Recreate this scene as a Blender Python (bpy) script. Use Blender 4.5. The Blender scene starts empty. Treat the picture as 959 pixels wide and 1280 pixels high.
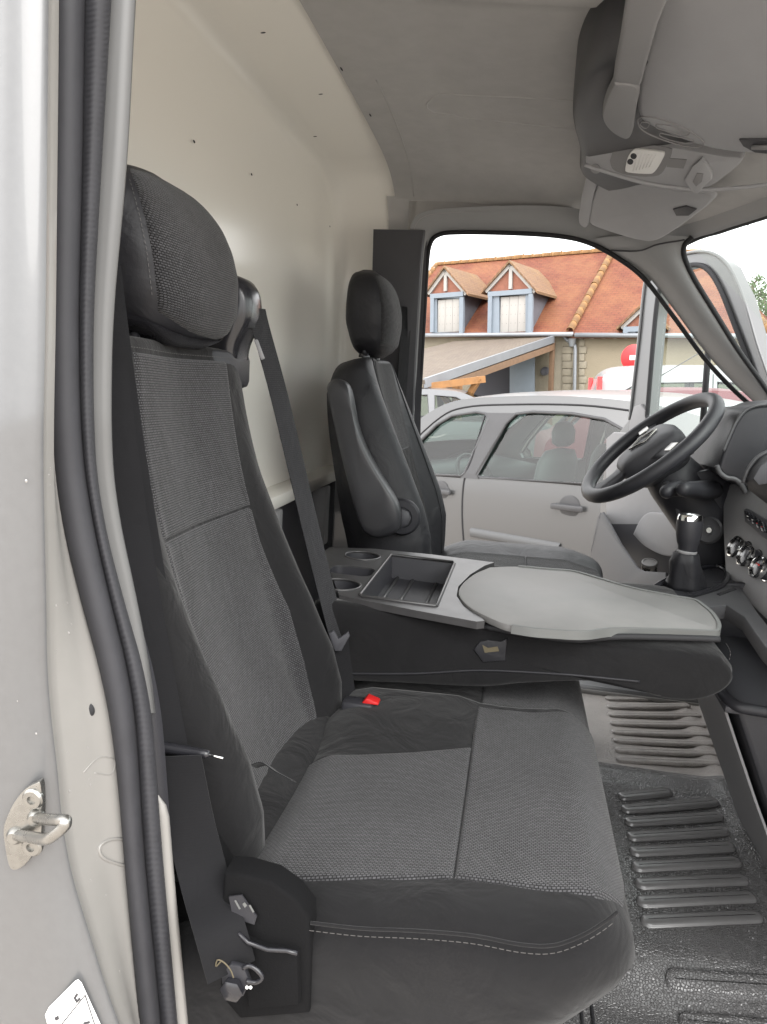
import bpy, bmesh, math, random
import numpy as np
from mathutils import Matrix, Vector
from mathutils.geometry import delaunay_2d_cdt

random.seed(7)
rng = np.random.RandomState(5)
scene = bpy.context.scene
COL = scene.collection

# ------------------------------------------------------------------ camera
# metres.  The van stands nose-down on a slight slope: its own frame (x forward,
# y towards the driver's side, z up from the cab floor) is tipped about 3.7 degrees
# against the level world outside.
F, PW, PH = 920.0, 959.0, 1280.0

def frame(vpx, vpy, slope):
    y = np.array([(vpx - PW / 2) / F, (vpy - PH / 2) / F, 1.0]); y /= np.linalg.norm(y)
    n = np.cross(y, np.array([1.0, slope, 0.0])); n /= np.linalg.norm(n)
    if n[1] > 0: n = -n
    x = np.cross(y, n)
    if x[0] < 0: x = -x
    return np.array([x, y, n])

RV = frame(650, 490, 0.065)          # van axes seen by the camera
RW = frame(650, 484, 0.0)            # level world axes seen by the camera
CV = np.array([0.0, -1.47, 0.95])    # camera in the van frame
CW = np.array([0.0, -1.47, 1.57])    # camera in the world frame
HANG = math.radians(23)              # the house wall runs askew to the van
ROTH = np.array([[math.cos(HANG), -math.sin(HANG), 0], [math.sin(HANG), math.cos(HANG), 0], [0, 0, 1.0]])
RH, CH = ROTH @ RW, ROTH @ CW
HOUSE = Matrix.Rotation(-HANG, 4, 'Z')
T3 = RW @ RV.T
TILT = Matrix.Identity(4)
for i in range(3):
    for j in range(3): TILT[i][j] = T3[i, j]
    TILT[i][3] = (CW - T3 @ CV)[i]

cam_d = bpy.data.cameras.new('camera')
cam_d.sensor_fit = 'AUTO'; cam_d.sensor_width = 36.0
cam_d.lens = F / PH * 36.0
cam_d.clip_start = 0.02; cam_d.clip_end = 3000
cam = bpy.data.objects.new('camera', cam_d); COL.objects.link(cam)
m = Matrix.Identity(4)
for i in range(3):
    m[i][0] = RW[i, 0]; m[i][1] = -RW[i, 1]; m[i][2] = -RW[i, 2]; m[i][3] = CW[i]
cam.matrix_world = m
scene.camera = cam

# ------------------------------------------------------------------ light
SUN_EL, SUN_AZ = math.radians(38), math.radians(-46)   # veiled sun ahead of the van, to the camera's right
world = bpy.data.worlds.new('World'); scene.world = world; world.use_nodes = True
nt = world.node_tree; nt.nodes.clear()
out = nt.nodes.new('ShaderNodeOutputWorld'); bg = nt.nodes.new('ShaderNodeBackground')
sky = nt.nodes.new('ShaderNodeTexSky'); sky.sky_type = 'NISHITA'; sky.sun_disc = False
sky.sun_elevation = SUN_EL; sky.sun_rotation = math.radians(180) - SUN_AZ
sky.air_density = 1.0; sky.dust_density = 6.0; sky.ozone_density = 1.0
hsv = nt.nodes.new('ShaderNodeHueSaturation'); hsv.inputs['Saturation'].default_value = 0.25
tc = nt.nodes.new('ShaderNodeTexCoord'); cn = nt.nodes.new('ShaderNodeTexNoise')
cn.inputs['Scale'].default_value = 3.0; cn.inputs['Detail'].default_value = 5
cr = nt.nodes.new('ShaderNodeMapRange'); cr.inputs[1].default_value = 0.3; cr.inputs[2].default_value = 0.75
cr.inputs[3].default_value = 8.0; cr.inputs[4].default_value = 11.5
mx = nt.nodes.new('ShaderNodeMix'); mx.data_type = 'RGBA'; mx.inputs['Factor'].default_value = 0.72
nt.links.new(sky.outputs[0], hsv.inputs['Color']); nt.links.new(tc.outputs['Generated'], cn.inputs['Vector'])
nt.links.new(cn.outputs['Fac'], cr.inputs[0]); nt.links.new(hsv.outputs[0], mx.inputs[6])
nt.links.new(cr.outputs[0], mx.inputs[7]); nt.links.new(mx.outputs[2], bg.inputs['Color'])
bg.inputs['Strength'].default_value = 0.12
nt.links.new(bg.outputs[0], out.inputs[0])
sun_d = bpy.data.lights.new('sun', 'SUN'); sun_d.energy = 1.2; sun_d.angle = math.radians(50); sun_d.color = (1.0, 0.975, 0.94)
sun = bpy.data.objects.new('sun', sun_d); COL.objects.link(sun)
sdir = Vector((math.cos(SUN_EL) * math.sin(-SUN_AZ), -math.cos(SUN_EL) * math.cos(SUN_AZ), math.sin(SUN_EL)))
sun.rotation_euler = sdir.to_track_quat('Z', 'Y').to_euler(); sun.location = (3, -8, 12)
scene.view_settings.view_transform = 'Standard'; scene.view_settings.look = 'None'
scene.view_settings.gamma = 1.0; scene.view_settings.use_curve_mapping = False
scene.view_settings.exposure = 1.85

# ------------------------------------------------------------------ helpers
def V(px, py, X=None, Y=None, Z=None, P=None, world=False):
    """van-frame (or world) point seen at a pixel of the 959x1280 photograph, on a given plane"""
    R, C = {0: (RV, CV), 1: (RW, CW), 2: (RH, CH)}[int(world)]
    d = R @ np.array([(px - PW / 2) / F, (py - PH / 2) / F, 1.0])
    if X is not None: t = (X - C[0]) / d[0]
    elif Y is not None: t = (Y - C[1]) / d[1]
    elif Z is not None: t = (Z - C[2]) / d[2]
    else:
        n, p0 = np.array(P[0], float), np.array(P[1], float)
        t = n.dot(p0 - C) / n.dot(d)
    return C + t * d

def VS(pts, **k): return np.array([V(p[0], p[1], **k) for p in pts])

ABS = {}; TOPS_VAN = []; TOPS = []

def _reg(o, parent, A, van):
    o['_v'] = int(van)
    ABS[o.name] = A
    if parent is not None: o.parent = parent
    COL.objects.link(o)
    return o

def tag(o, label=None, cat=None, group=None, kind=None):
    if label: o['label'] = label
    if cat: o['category'] = cat
    if group: o['group'] = group
    if kind: o['kind'] = kind
    return o

def thing(name, loc, label=None, cat=None, group=None, van=True, kind=None, rotz=0):
    o = bpy.data.objects.new(name, None); o.empty_display_size = 0.05
    _reg(o, None, Matrix.Translation(Vector(loc)) @ Matrix.Rotation(rotz, 4, 'Z'), van)
    return tag(o, label, cat, group, kind)

def mesh(name, verts, faces, mat, parent=None, uv=None, smooth=True, van=True, A=None, sharp=None):
    """one mesh object; vertices absolute (van or world frame), or local to matrix A"""
    me = bpy.data.meshes.new(name)
    verts = np.asarray(verts, float)
    if A is None:
        c = (verts.min(0) + verts.max(0)) / 2
        verts = verts - c; A = Matrix.Translation(Vector(c))
    me.from_pydata([tuple(v) for v in verts], [], [tuple(int(i) for i in f) for f in faces])
    if uv is not None:
        l = me.uv_layers.new(name='uv')
        idx = np.empty(len(me.loops), int); me.loops.foreach_get('vertex_index', idx)
        l.data.foreach_set('uv', np.asarray(uv, float)[idx].ravel())
    if smooth:
        me.polygons.foreach_set('use_smooth', [True] * len(me.polygons))
        if sharp: me.set_sharp_from_angle(angle=math.radians(sharp))
    me.materials.append(mat)
    me.validate(); me.update()
    o = bpy.data.objects.new(name, me)
    return _reg(o, parent, A, van)

def from_bm(name, bm, mat, parent=None, van=True, sharp=35, A=None):
    bmesh.ops.recalc_face_normals(bm, faces=bm.faces)
    bm.verts.index_update()
    vs = [v.co[:] for v in bm.verts]; fs = [[v.index for v in f.verts] for f in bm.faces]
    bm.free()
    return mesh(name, vs, fs, mat, parent, smooth=True, van=van, sharp=sharp, A=A)

def share(src, parent, A, name=None, van=True):
    """another object with the mesh of src, at matrix A"""
    o = src.copy()
    if name: o.name = name
    o.parent = None
    for k in ('label', 'category', 'group'):
        if k in o: del o[k]
    return _reg(o, parent, A, van)

def grid(name, P, mat, parent=None, closeu=False, uvscale=1.0, flip=False, van=True, uv=True, sharp=None, caps=False):
    P = np.asarray(P, float); nu, nv = P.shape[:2]
    vs = P.reshape(-1, 3); fs = []
    for i in range(nu if closeu else nu - 1):
        for j in range(nv - 1):
            a, b = i * nv + j, ((i + 1) % nu) * nv + j
            f = (a, b, b + 1, a + 1)
            fs.append(f[::-1] if flip else f)
    if caps:
        fs.append([i * nv for i in range(nu)][::-1]); fs.append([i * nv + nv - 1 for i in range(nu)])
    uvs = None
    if uv:
        U = np.concatenate([np.zeros((1, nv)), np.cumsum(np.linalg.norm(np.diff(P, axis=0), axis=2), axis=0)], 0)
        W_ = np.concatenate([np.zeros((nu, 1)), np.cumsum(np.linalg.norm(np.diff(P, axis=1), axis=2), axis=1)], 1)
        U = U - U[nu // 2][None, :]; W_ = W_ - W_[:, nv // 2][:, None]; uvs = np.stack([U, W_], -1).reshape(-1, 2) * uvscale
    return mesh(name, vs, fs, mat, parent, uv=uvs, van=van, sharp=sharp)

def loft(name, rings, mat, parent=None, van=True, caps=True, sharp=None, uv=True):
    """rings: list of closed rings with the same count; stacked along the second axis"""
    P = np.stack([np.asarray(r, float) for r in rings], 1)     # (npts, nrings, 3)
    return grid(name, P, mat, parent, closeu=True, van=van, caps=caps, sharp=sharp, uv=uv)

def cs(pts, n):
    """Catmull-Rom through pts, n samples, roughly even by segment"""
    p = np.asarray(pts, float); k = len(p)
    t = np.linspace(0, k - 1, n); o = []
    for x in t:
        i = min(int(x), k - 2); u = x - i
        p0, p1, p2, p3 = p[max(i - 1, 0)], p[i], p[i + 1], p[min(i + 2, k - 1)]
        o.append(0.5 * ((2 * p1) + (-p0 + p2) * u + (2 * p0 - 5 * p1 + 4 * p2 - p3) * u * u + (-p0 + 3 * p1 - 3 * p2 + p3) * u ** 3))
    return np.array(o)

def lerp(x, xs, ys): return np.interp(x, xs, ys)
def sst(a, b, x):
    t = np.clip((np.asarray(x, float) - a) / (b - a), 0, 1); return t * t * (3 - 2 * t)

def frames(path, up=None, closed=False):
    p = np.asarray(path, float); n = len(p); tg = np.zeros_like(p)
    for i in range(n):
        a = p[(i - 1) % n] if (closed or i > 0) else p[i]; b = p[(i + 1) % n] if (closed or i < n - 1) else p[i]
        tg[i] = (b - a) / (np.linalg.norm(b - a) + 1e-12)
    N = []; cur = np.array(up if up is not None else ([0, 0, 1] if abs(tg[0][2]) < 0.9 else [1, 0, 0]), float)
    for i in range(n):
        ref = np.array(up, float) if up is not None else cur
        s = np.cross(tg[i], ref); s /= (np.linalg.norm(s) + 1e-12); nn = np.cross(s, tg[i]); N.append((nn, s)); cur = nn
    return p, tg, N

def sweep(name, path, prof, mat, parent=None, up=None, closed=False, van=True, scale=None, sharp=None, open_prof=False):
    """prof: 2-D points (a along normal, b along side)"""
    p, tg, N = frames(path, up, closed); prof = np.asarray(prof, float)
    rows = []
    for i in range(len(p)):
        s = 1.0 if scale is None else scale[i]
        rows.append([p[i] + N[i][0] * a * s + N[i][1] * b * s for a, b in prof])
    P = np.array(rows).transpose(1, 0, 2)
    if closed: P = np.concatenate([P, P[:, :1]], 1)
    return grid(name, P, mat, parent, closeu=not open_prof, van=van, caps=(not closed and not open_prof), sharp=sharp)

def circ(r, n=10, ry=None): return [(r * math.cos(2 * math.pi * i / n), (ry or r) * math.sin(2 * math.pi * i / n)) for i in range(n)]

def tube(name, path, r, mat, parent=None, n=8, closed=False, van=True, up=None):
    if np.isscalar(r): return sweep(name, path, circ(r, n), mat, parent, up, closed, van)
    return sweep(name, path, circ(1.0, n), mat, parent, up, closed, van, scale=r)

def rrect(w, h, r, n=4):
    """rounded rectangle outline centred on 0"""
    o = []
    for cx, cy, a0 in ((w/2-r, h/2-r, 0), (-w/2+r, h/2-r, 90), (-w/2+r, -h/2+r, 180), (w/2-r, -h/2+r, 270)):
        for k in range(n + 1):
            a = math.radians(a0 + 90 * k / n); o.append((cx + r * math.cos(a), cy + r * math.sin(a)))
    return o

def add_box(bm, c, s, rot=None, bevel=0.0, seg=2):
    r = bmesh.ops.create_cube(bm, size=1.0)
    vs = r['verts']; M = Matrix.Diagonal(Vector((s[0], s[1], s[2], 1)))
    bmesh.ops.transform(bm, matrix=M, verts=vs)
    if bevel > 0:
        es = list({e for v in vs for e in v.link_edges})
        rr = bmesh.ops.bevel(bm, geom=es, offset=bevel, segments=seg, profile=0.5, affect='EDGES')
        vs = list({v for f in rr['faces'] for v in f.verts} | set(v for v in vs if v.is_valid))
    A = Matrix.Translation(Vector(c)) @ (rot.to_4x4() if rot is not None else Matrix.Identity(4))
    bmesh.ops.transform(bm, matrix=A, verts=vs)
    return vs

def box(name, c, s, mat, parent=None, rot=None, bevel=0.0, seg=2, van=True):
    bm = bmesh.new(); add_box(bm, c, s, rot, bevel, seg); return from_bm(name, bm, mat, parent, van)

def prism(name, pts, vec, mat, parent=None, bevel=0.0, seg=2, van=True, sharp=35):
    """closed planar outline pts (3-D) extruded by vec"""
    bm = bmesh.new(); vec = Vector([float(a) for a in vec])
    f = bm.faces.new([bm.verts.new([float(a) for a in p]) for p in pts])
    r = bmesh.ops.extrude_face_region(bm, geom=[f])
    bmesh.ops.translate(bm, vec=vec, verts=[g for g in r['geom'] if isinstance(g, bmesh.types.BMVert)])
    if bevel > 0:
        fs = [g for g in bm.faces if len(g.verts) == len(pts)]
        es = list({e for g in fs for e in g.edges}) if len(pts) > 4 else list(bm.edges)
        bmesh.ops.bevel(bm, geom=es, offset=bevel, segments=seg, profile=0.5, affect='EDGES', clamp_overlap=True)
    return from_bm(name, bm, mat, parent, van, sharp)

def inside(p, poly):
    x, y = p; c = False; j = len(poly) - 1
    for i in range(len(poly)):
        xi, yi = poly[i]; xj, yj = poly[j]
        if (yi > y) != (yj > y) and x < (xj - xi) * (y - yi) / (yj - yi + 1e-15) + xi: c = not c
        j = i
    return c

def plate(name, outer, holes, fmap, depth, mat, parent=None, van=True, floors=False, extra=None, sharp=35, odepth=None):
    """flat sheet with holes, mapped into space by fmap(u, v, d); d runs from 0 (face) to depth (back)"""
    vs = []; es = []; loops = []
    for poly in [outer] + holes:
        b = len(vs); vs += [Vector((float(a), float(c))) for a, c in poly]
        es += [(b + i, b + (i + 1) % len(poly)) for i in range(len(poly))]; loops.append((b, len(poly)))
    if extra: vs += [Vector((float(a), float(c))) for a, c in extra]
    v2, e2, f2, ov, oe, of = delaunay_2d_cdt(vs, es, [], 0, 1e-6)
    keep = []
    for f in f2:
        c = sum((v2[i] for i in f), Vector((0, 0))) / len(f)
        if inside(c, outer) and not any(inside(c, h) for h in holes): keep.append(list(f))
    V3 = [fmap(v.x, v.y, 0.0) for v in v2]; faces = keep
    for poly in [outer] + holes:
        b = len(V3); n = len(poly)
        dd = odepth if (odepth is not None and poly is outer) else depth
        V3 += [fmap(a, c, 0.0) for a, c in poly] + [fmap(a, c, dd) for a, c in poly]
        for i in range(n): faces.append([b + i, b + (i + 1) % n, b + n + (i + 1) % n, b + n + i])
        if floors and poly is not outer: faces.append([b + n + i for i in range(n)])
    bm = bmesh.new()
    bv = [bm.verts.new([float(a) for a in p]) for p in V3]
    for f in faces:
        try: bm.faces.new([bv[i] for i in f])
        except ValueError: pass
    bmesh.ops.remove_doubles(bm, verts=bm.verts, dist=1e-5)
    return from_bm(name, bm, mat, parent, van, sharp)

def lathe(name, prof, o, axis, mat, parent=None, n=20, van=True, sharp=40):
    """prof: (radius, height) pairs turned round axis from o"""
    ax = Vector([float(a) for a in axis]).normalized(); q = ax.to_track_quat('Z', 'Y').to_matrix()
    rings = []
    for r, h in prof:
        rings.append([np.array(o, float) + np.array(q @ Vector((r * math.cos(2 * math.pi * i / n), r * math.sin(2 * math.pi * i / n), h))) for i in range(n)])
    return loft(name, rings, mat, parent, van=van, sharp=sharp, uv=False)

def ribbon(name, path, wdir, width, mat, parent=None, thick=0.0016, van=True, n=5):
    """flat webbing: path + width direction(s)"""
    p = np.asarray(path, float); wd = np.asarray(wdir, float)
    if wd.ndim == 1: wd = np.tile(wd, (len(p), 1))
    wd = wd / np.linalg.norm(wd, axis=1)[:, None]
    _, tg, _ = frames(p)
    nn = np.cross(tg, wd); nn /= np.linalg.norm(nn, axis=1)[:, None] + 1e-9
    prof = [(-.5, 0), (-.25, .5), (.25, .5), (.5, 0), (.25, -.5), (-.25, -.5)]
    prof = [(-.5, .3), (0, .5), (.5, .3), (.5, -.3), (0, -.5), (-.5, -.3)]
    P = np.array([[p[i] + wd[i] * a * width + nn[i] * b * thick for i in range(len(p))] for a, b in prof])
    du = np.array([a for a, b in prof]) * width
    dl = np.concatenate([[0], np.cumsum(np.linalg.norm(np.diff(p, axis=0), axis=1))])
    vs = P.reshape(-1, 3); nv = len(p); nu = len(prof); fs = []
    for i in range(nu):
        for j in range(nv - 1):
            a, b = i * nv + j, ((i + 1) % nu) * nv + j; fs.append((a, b, b + 1, a + 1))
    fs.append([i * nv for i in range(nu)]); fs.append([i * nv + nv - 1 for i in range(nu)][::-1])
    uv = np.array([(du[i], dl[j]) for i in range(nu) for j in range(nv)])
    return mesh(name, vs, fs, mat, parent, uv=uv, van=van, sharp=60)

def dashes(name, path, mat, parent, length=0.0035, gap=0.0025, r=0.0006, lift=None, van=True):
    """a row of sewn stitches along a path, joined into one part"""
    p = np.asarray(path, float); s = np.concatenate([[0], np.cumsum(np.linalg.norm(np.diff(p, axis=0), axis=1))])
    vs = []; fs = []; x = 0.0
    def at_(d): return np.array([np.interp(d, s, p[:, k]) for k in range(3)])
    while x + length < s[-1]:
        a, b = at_(x), at_(x + length); t = (b - a) / np.linalg.norm(b - a)
        u = np.cross(t, [0.3, -0.9, 0.3]); u /= np.linalg.norm(u); w = np.cross(t, u)
        k = len(vs)
        for q in (a, b):
            for ang in (0, 2.09, 4.19): vs.append(q + r * (math.cos(ang) * u + math.sin(ang) * w))
        fs += [(k, k+1, k+4, k+3), (k+1, k+2, k+5, k+4), (k+2, k, k+3, k+5), (k, k+2, k+1), (k+3, k+4, k+5)]
        x += length + gap
    o = mesh(name, vs, fs, mat, parent, van=van, smooth=False); o['kind'] = 'stuff'; return o

# ------------------------------------------------------------------ materials
def soft_crease(t, c, bp, amount):
    n = t.nodes.new('ShaderNodeTexNoise'); n.inputs['Scale'].default_value = 14; n.inputs['Detail'].default_value = 3; n.inputs['Distortion'].default_value = 1.2
    t.links.new(c.outputs['Object'], n.inputs['Vector'])
    b2 = t.nodes.new('ShaderNodeBump'); b2.inputs['Strength'].default_value = amount; b2.inputs['Distance'].default_value = 0.012
    t.links.new(n.outputs['Fac'], b2.inputs['Height']); t.links.new(b2.outputs[0], bp.inputs['Normal'])

def mat(name, col, rough=0.5, metal=0.0, spec=0.5, noise=None, bump=None, coat=0.0, trans=None, sheen=0.0, crease=0.0, lint=None):
    """noise=(scale, amount[, second colour]); bump=(kind, scale, strength, distance)"""
    m = bpy.data.materials.new(name); m.use_nodes = True; t = m.node_tree; b = t.nodes['Principled BSDF']
    b.inputs['Base Color'].default_value = (*col, 1); b.inputs['Roughness'].default_value = rough
    b.inputs['Metallic'].default_value = metal; b.inputs['Specular IOR Level'].default_value = spec
    b.inputs['Coat Weight'].default_value = coat; b.inputs['Coat Roughness'].default_value = 0.08
    b.inputs['Sheen Weight'].default_value = sheen; b.inputs['Sheen Roughness'].default_value = 0.5
    c = t.nodes.new('ShaderNodeTexCoord')
    if noise:
        n = t.nodes.new('ShaderNodeTexNoise'); n.inputs['Scale'].default_value = noise[0]; n.inputs['Detail'].default_value = 6; n.inputs['Roughness'].default_value = 0.6
        t.links.new(c.outputs['Object'], n.inputs['Vector'])
        mr = t.nodes.new('ShaderNodeMapRange'); mr.inputs[1].default_value = 0.2; mr.inputs[2].default_value = 0.8
        t.links.new(n.outputs['Fac'], mr.inputs[0])
        x = t.nodes.new('ShaderNodeMix'); x.data_type = 'RGBA'
        c2 = noise[2] if len(noise) > 2 else [min(1, v * (1 + noise[1])) for v in col]
        x.inputs[6].default_value = (*[v * (1 - noise[1]) for v in col], 1) if len(noise) < 3 else (*col, 1); x.inputs[7].default_value = (*c2, 1)
        t.links.new(mr.outputs[0], x.inputs['Factor']); t.links.new(x.outputs[2], b.inputs['Base Color'])
        r2 = t.nodes.new('ShaderNodeMapRange'); r2.inputs[1].default_value = 0.1; r2.inputs[2].default_value = 0.9
        r2.inputs[3].default_value = max(0.02, rough - 0.06); r2.inputs[4].default_value = min(1, rough + 0.06)
        t.links.new(n.outputs['Fac'], r2.inputs[0]); t.links.new(r2.outputs[0], b.inputs['Roughness'])
    if bump:
        kind, sc, st, dist = bump
        if kind == 'noise':
            n2 = t.nodes.new('ShaderNodeTexNoise'); n2.inputs['Scale'].default_value = sc; n2.inputs['Detail'].default_value = 4; o = n2.outputs['Fac']
        elif kind == 'cell':
            n2 = t.nodes.new('ShaderNodeTexVoronoi'); n2.feature = 'DISTANCE_TO_EDGE'; n2.inputs['Scale'].default_value = sc
            mr2 = t.nodes.new('ShaderNodeMapRange'); mr2.inputs[2].default_value = 0.18; t.links.new(n2.outputs['Distance'], mr2.inputs[0]); o = mr2.outputs[0]
        elif kind == 'grain':
            n2 = t.nodes.new('ShaderNodeTexVoronoi'); n2.inputs['Scale'].default_value = sc; o = n2.outputs['Distance']
        t.links.new(c.outputs['Object'], n2.inputs['Vector'])
        bp = t.nodes.new('ShaderNodeBump'); bp.inputs['Strength'].default_value = st; bp.inputs['Distance'].default_value = dist
        t.links.new(o, bp.inputs['Height']); t.links.new(bp.outputs[0], b.inputs['Normal'])
        if crease: soft_crease(t, c, bp, crease)
    if lint:
        v = t.nodes.new('ShaderNodeTexNoise'); v.inputs['Scale'].default_value = 420; v.inputs['Detail'].default_value = 1
        v2 = t.nodes.new('ShaderNodeTexNoise'); v2.inputs['Scale'].default_value = 11; v2.inputs['Detail'].default_value = 3
        t.links.new(c.outputs['Object'], v.inputs['Vector']); t.links.new(c.outputs['Object'], v2.inputs['Vector'])
        ad = t.nodes.new('ShaderNodeMath'); ad.operation = 'MULTIPLY'; t.links.new(v.outputs['Fac'], ad.inputs[0]); t.links.new(v2.outputs['Fac'], ad.inputs[1])
        mr3 = t.nodes.new('ShaderNodeMapRange'); mr3.inputs[1].default_value = 0.26; mr3.inputs[2].default_value = 0.50; mr3.inputs[4].default_value = 0.10; t.links.new(ad.outputs[0], mr3.inputs[0])
        x2 = t.nodes.new('ShaderNodeMix'); x2.data_type = 'RGBA'; x2.inputs[7].default_value = (*lint, 1); x2.inputs[6].default_value = (*col, 1)
        src = b.inputs['Base Color'].links[0].from_socket if b.inputs['Base Color'].is_linked else None
        if src: t.links.new(src, x2.inputs[6])
        t.links.new(mr3.outputs[0], x2.inputs[0]); t.links.new(x2.outputs[2], b.inputs['Base Color'])
    return m

def N(t, kind, **kw):
    n = t.nodes.new(kind)
    for k, v in kw.items(): setattr(n, k, v)
    return n

def mat_woven(name, dark, light, w, h, strength=0.5, sheen=0.15):
    """rows of short raised threads on a dark ground, laid out in metres over the uv map"""
    m = bpy.data.materials.new(name); m.use_nodes = True; t = m.node_tree; b = t.nodes['Principled BSDF']
    b.inputs['Roughness'].default_value = 0.85; b.inputs['Specular IOR Level'].default_value = 0.25
    b.inputs['Sheen Weight'].default_value = sheen; b.inputs['Sheen Roughness'].default_value = 0.4
    c = N(t, 'ShaderNodeTexCoord'); br = N(t, 'ShaderNodeTexBrick')
    S = 0.3 / h     # the node clamps small sizes, so scale the map up instead
    br.inputs['Scale'].default_value = S; br.inputs['Brick Width'].default_value = w * S; br.inputs['Row Height'].default_value = 0.3
    br.inputs['Mortar Size'].default_value = 0.095; br.inputs['Mortar Smooth'].default_value = 0.9
    br.inputs['Color1'].default_value = (*light, 1); br.inputs['Color2'].default_value = (*[v * 0.62 for v in light], 1); br.inputs['Mortar'].default_value = (*dark, 1)
    t.links.new(c.outputs['UV'], br.inputs['Vector'])
    nz = N(t, 'ShaderNodeTexNoise'); nz.inputs['Scale'].default_value = 9; nz.inputs['Detail'].default_value = 5
    t.links.new(c.outputs['Object'], nz.inputs['Vector'])
    mr = N(t, 'ShaderNodeMapRange'); mr.inputs[1].default_value = 0.3; mr.inputs[2].default_value = 0.7; mr.inputs[3].default_value = 0.82; mr.inputs[4].default_value = 1.12
    t.links.new(nz.outputs['Fac'], mr.inputs[0])
    mu = N(t, 'ShaderNodeMix', data_type='RGBA', blend_type='MULTIPLY'); mu.inputs['Factor'].default_value = 1.0
    t.links.new(br.outputs['Color'], mu.inputs[6]); t.links.new(mr.outputs[0], mu.inputs[7])
    t.links.new(mu.outputs[2], b.inputs['Base Color'])
    bp = N(t, 'ShaderNodeBump', invert=True); bp.inputs['Strength'].default_value = strength; bp.inputs['Distance'].default_value = 0.001
    t.links.new(br.outputs['Fac'], bp.inputs['Height']); t.links.new(bp.outputs[0], b.inputs['Normal'])
    soft_crease(t, c, bp, 0.2)
    return m

def mat_glass(name, tint=(0.85, 0.93, 0.9), refl=0.05, rough=0.0):
    m = bpy.data.materials.new(name); m.use_nodes = True; t = m.node_tree; t.nodes.remove(t.nodes['Principled BSDF'])
    tr = N(t, 'ShaderNodeBsdfTransparent'); tr.inputs[0].default_value = (*tint, 1)
    gl = N(t, 'ShaderNodeBsdfGlossy'); gl.inputs['Roughness'].default_value = rough
    lw = N(t, 'ShaderNodeLayerWeight'); lw.inputs[0].default_value = 0.5; fr = N(t, 'ShaderNodeMath', operation='POWER'); fr.inputs[1].default_value = 5.0
    t.links.new(lw.outputs['Facing'], fr.inputs[0]); ml = N(t, 'ShaderNodeMath', operation='MULTIPLY'); ml.inputs[1].default_value = 0.9
    ad = N(t, 'ShaderNodeMath', operation='ADD', use_clamp=True); ad.inputs[1].default_value = refl
    x = N(t, 'ShaderNodeMixShader'); t.links.new(fr.outputs[0], ml.inputs[0]); t.links.new(ml.outputs[0], ad.inputs[0]); t.links.new(ad.outputs[0], x.inputs[0])
    t.links.new(tr.outputs[0], x.inputs[1]); t.links.new(gl.outputs[0], x.inputs[2])
    t.links.new(x.outputs[0], t.nodes['Material Output'].inputs[0])
    return m

M = {}
M['fabric'] = mat_woven('seat woven fabric', (0.0042, 0.0042, 0.0048), (0.064, 0.0632, 0.067), 0.0043, 0.0029, 0.8)
M['plain'] = mat('seat plain fabric', (0.0085, 0.0084, 0.0090), 0.85, spec=0.10, noise=(40, 0.15), bump=('noise', 1600, 0.35, 0.0006), sheen=0.12, crease=0.4, lint=(0.035, 0.033, 0.031))
M['vinyl'] = mat('seat vinyl', (0.013, 0.013, 0.0155), 0.55, spec=0.35, noise=(25, 0.15), bump=('grain', 900, 0.15, 0.0005), crease=0.3)
M['stitch'] = mat('sewing thread', (0.075, 0.072, 0.07), 0.8)
M['belt'] = mat_woven('belt webbing', (0.004, 0.004, 0.005), (0.012, 0.012, 0.0145), 0.0009, 0.0032, 0.4, 0.12)
M['belt_grey'] = mat_woven('worn belt webbing', (0.010, 0.010, 0.0115), (0.030, 0.030, 0.034), 0.0012, 0.0032, 0.4, 0.15)
M['black'] = mat('black moulded plastic', (0.022, 0.022, 0.026), 0.5, spec=0.4, noise=(18, 0.12), bump=('grain', 700, 0.2, 0.0006))
M['gloss_black'] = mat('smooth black plastic', (0.016, 0.016, 0.019), 0.22, spec=0.5, noise=(30, 0.1))
M['dark_trim'] = mat('dark grey trim plastic', (0.050, 0.050, 0.056), 0.55, spec=0.4, noise=(12, 0.1), bump=('grain', 600, 0.2, 0.0006))
M['grey_trim'] = mat('grey trim plastic', (0.22, 0.218, 0.222), 0.6, spec=0.35, noise=(10, 0.06), bump=('grain', 500, 0.12, 0.0006))
M['headliner'] = mat('headliner cloth', (0.42, 0.412, 0.405), 0.95, spec=0.1, noise=(22, 0.07), bump=('noise', 900, 0.3, 0.0008))
M['visor'] = mat('visor vinyl', (0.335, 0.337, 0.35), 0.7, spec=0.3, noise=(14, 0.05), bump=('grain', 420, 0.15, 0.0006))
M['cream'] = mat('cream painted steel', (0.83, 0.805, 0.75), 0.22, spec=0.5, noise=None, bump=('noise', 2.5, 0.012, 0.02))
M['silver'] = mat('silver van paint', (0.122, 0.1235, 0.126), 0.38, metal=0.35, spec=0.5, noise=(120, 0.05), bump=('noise', 260, 0.06, 0.0008), coat=0.4)
M['jamb'] = mat('thin sprayed jamb paint', (0.215, 0.208, 0.197), 0.42, metal=0.0, noise=(5, 0.09), bump=('noise', 180, 0.06, 0.0008), coat=0.2)
M['rubber'] = mat('rubber seal', (0.030, 0.030, 0.034), 0.65, spec=0.35, noise=(35, 0.15), bump=('noise', 300, 0.1, 0.0006))
M['rubber_dark'] = mat('black rubber', (0.02, 0.02, 0.022), 0.7, spec=0.3)
M['chrome'] = mat('chrome', (0.75, 0.75, 0.74), 0.12, metal=1.0)
M['zinc'] = mat('zinc plated steel', (0.27, 0.265, 0.25), 0.28, metal=0.9, noise=(90, 0.18), bump=('noise', 220, 0.12, 0.0006))
M['tray'] = mat('grey tray plastic', (0.115, 0.118, 0.115), 0.5, spec=0.4, noise=(9, 0.08), bump=('noise', 700, 0.1, 0.0005))
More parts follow.
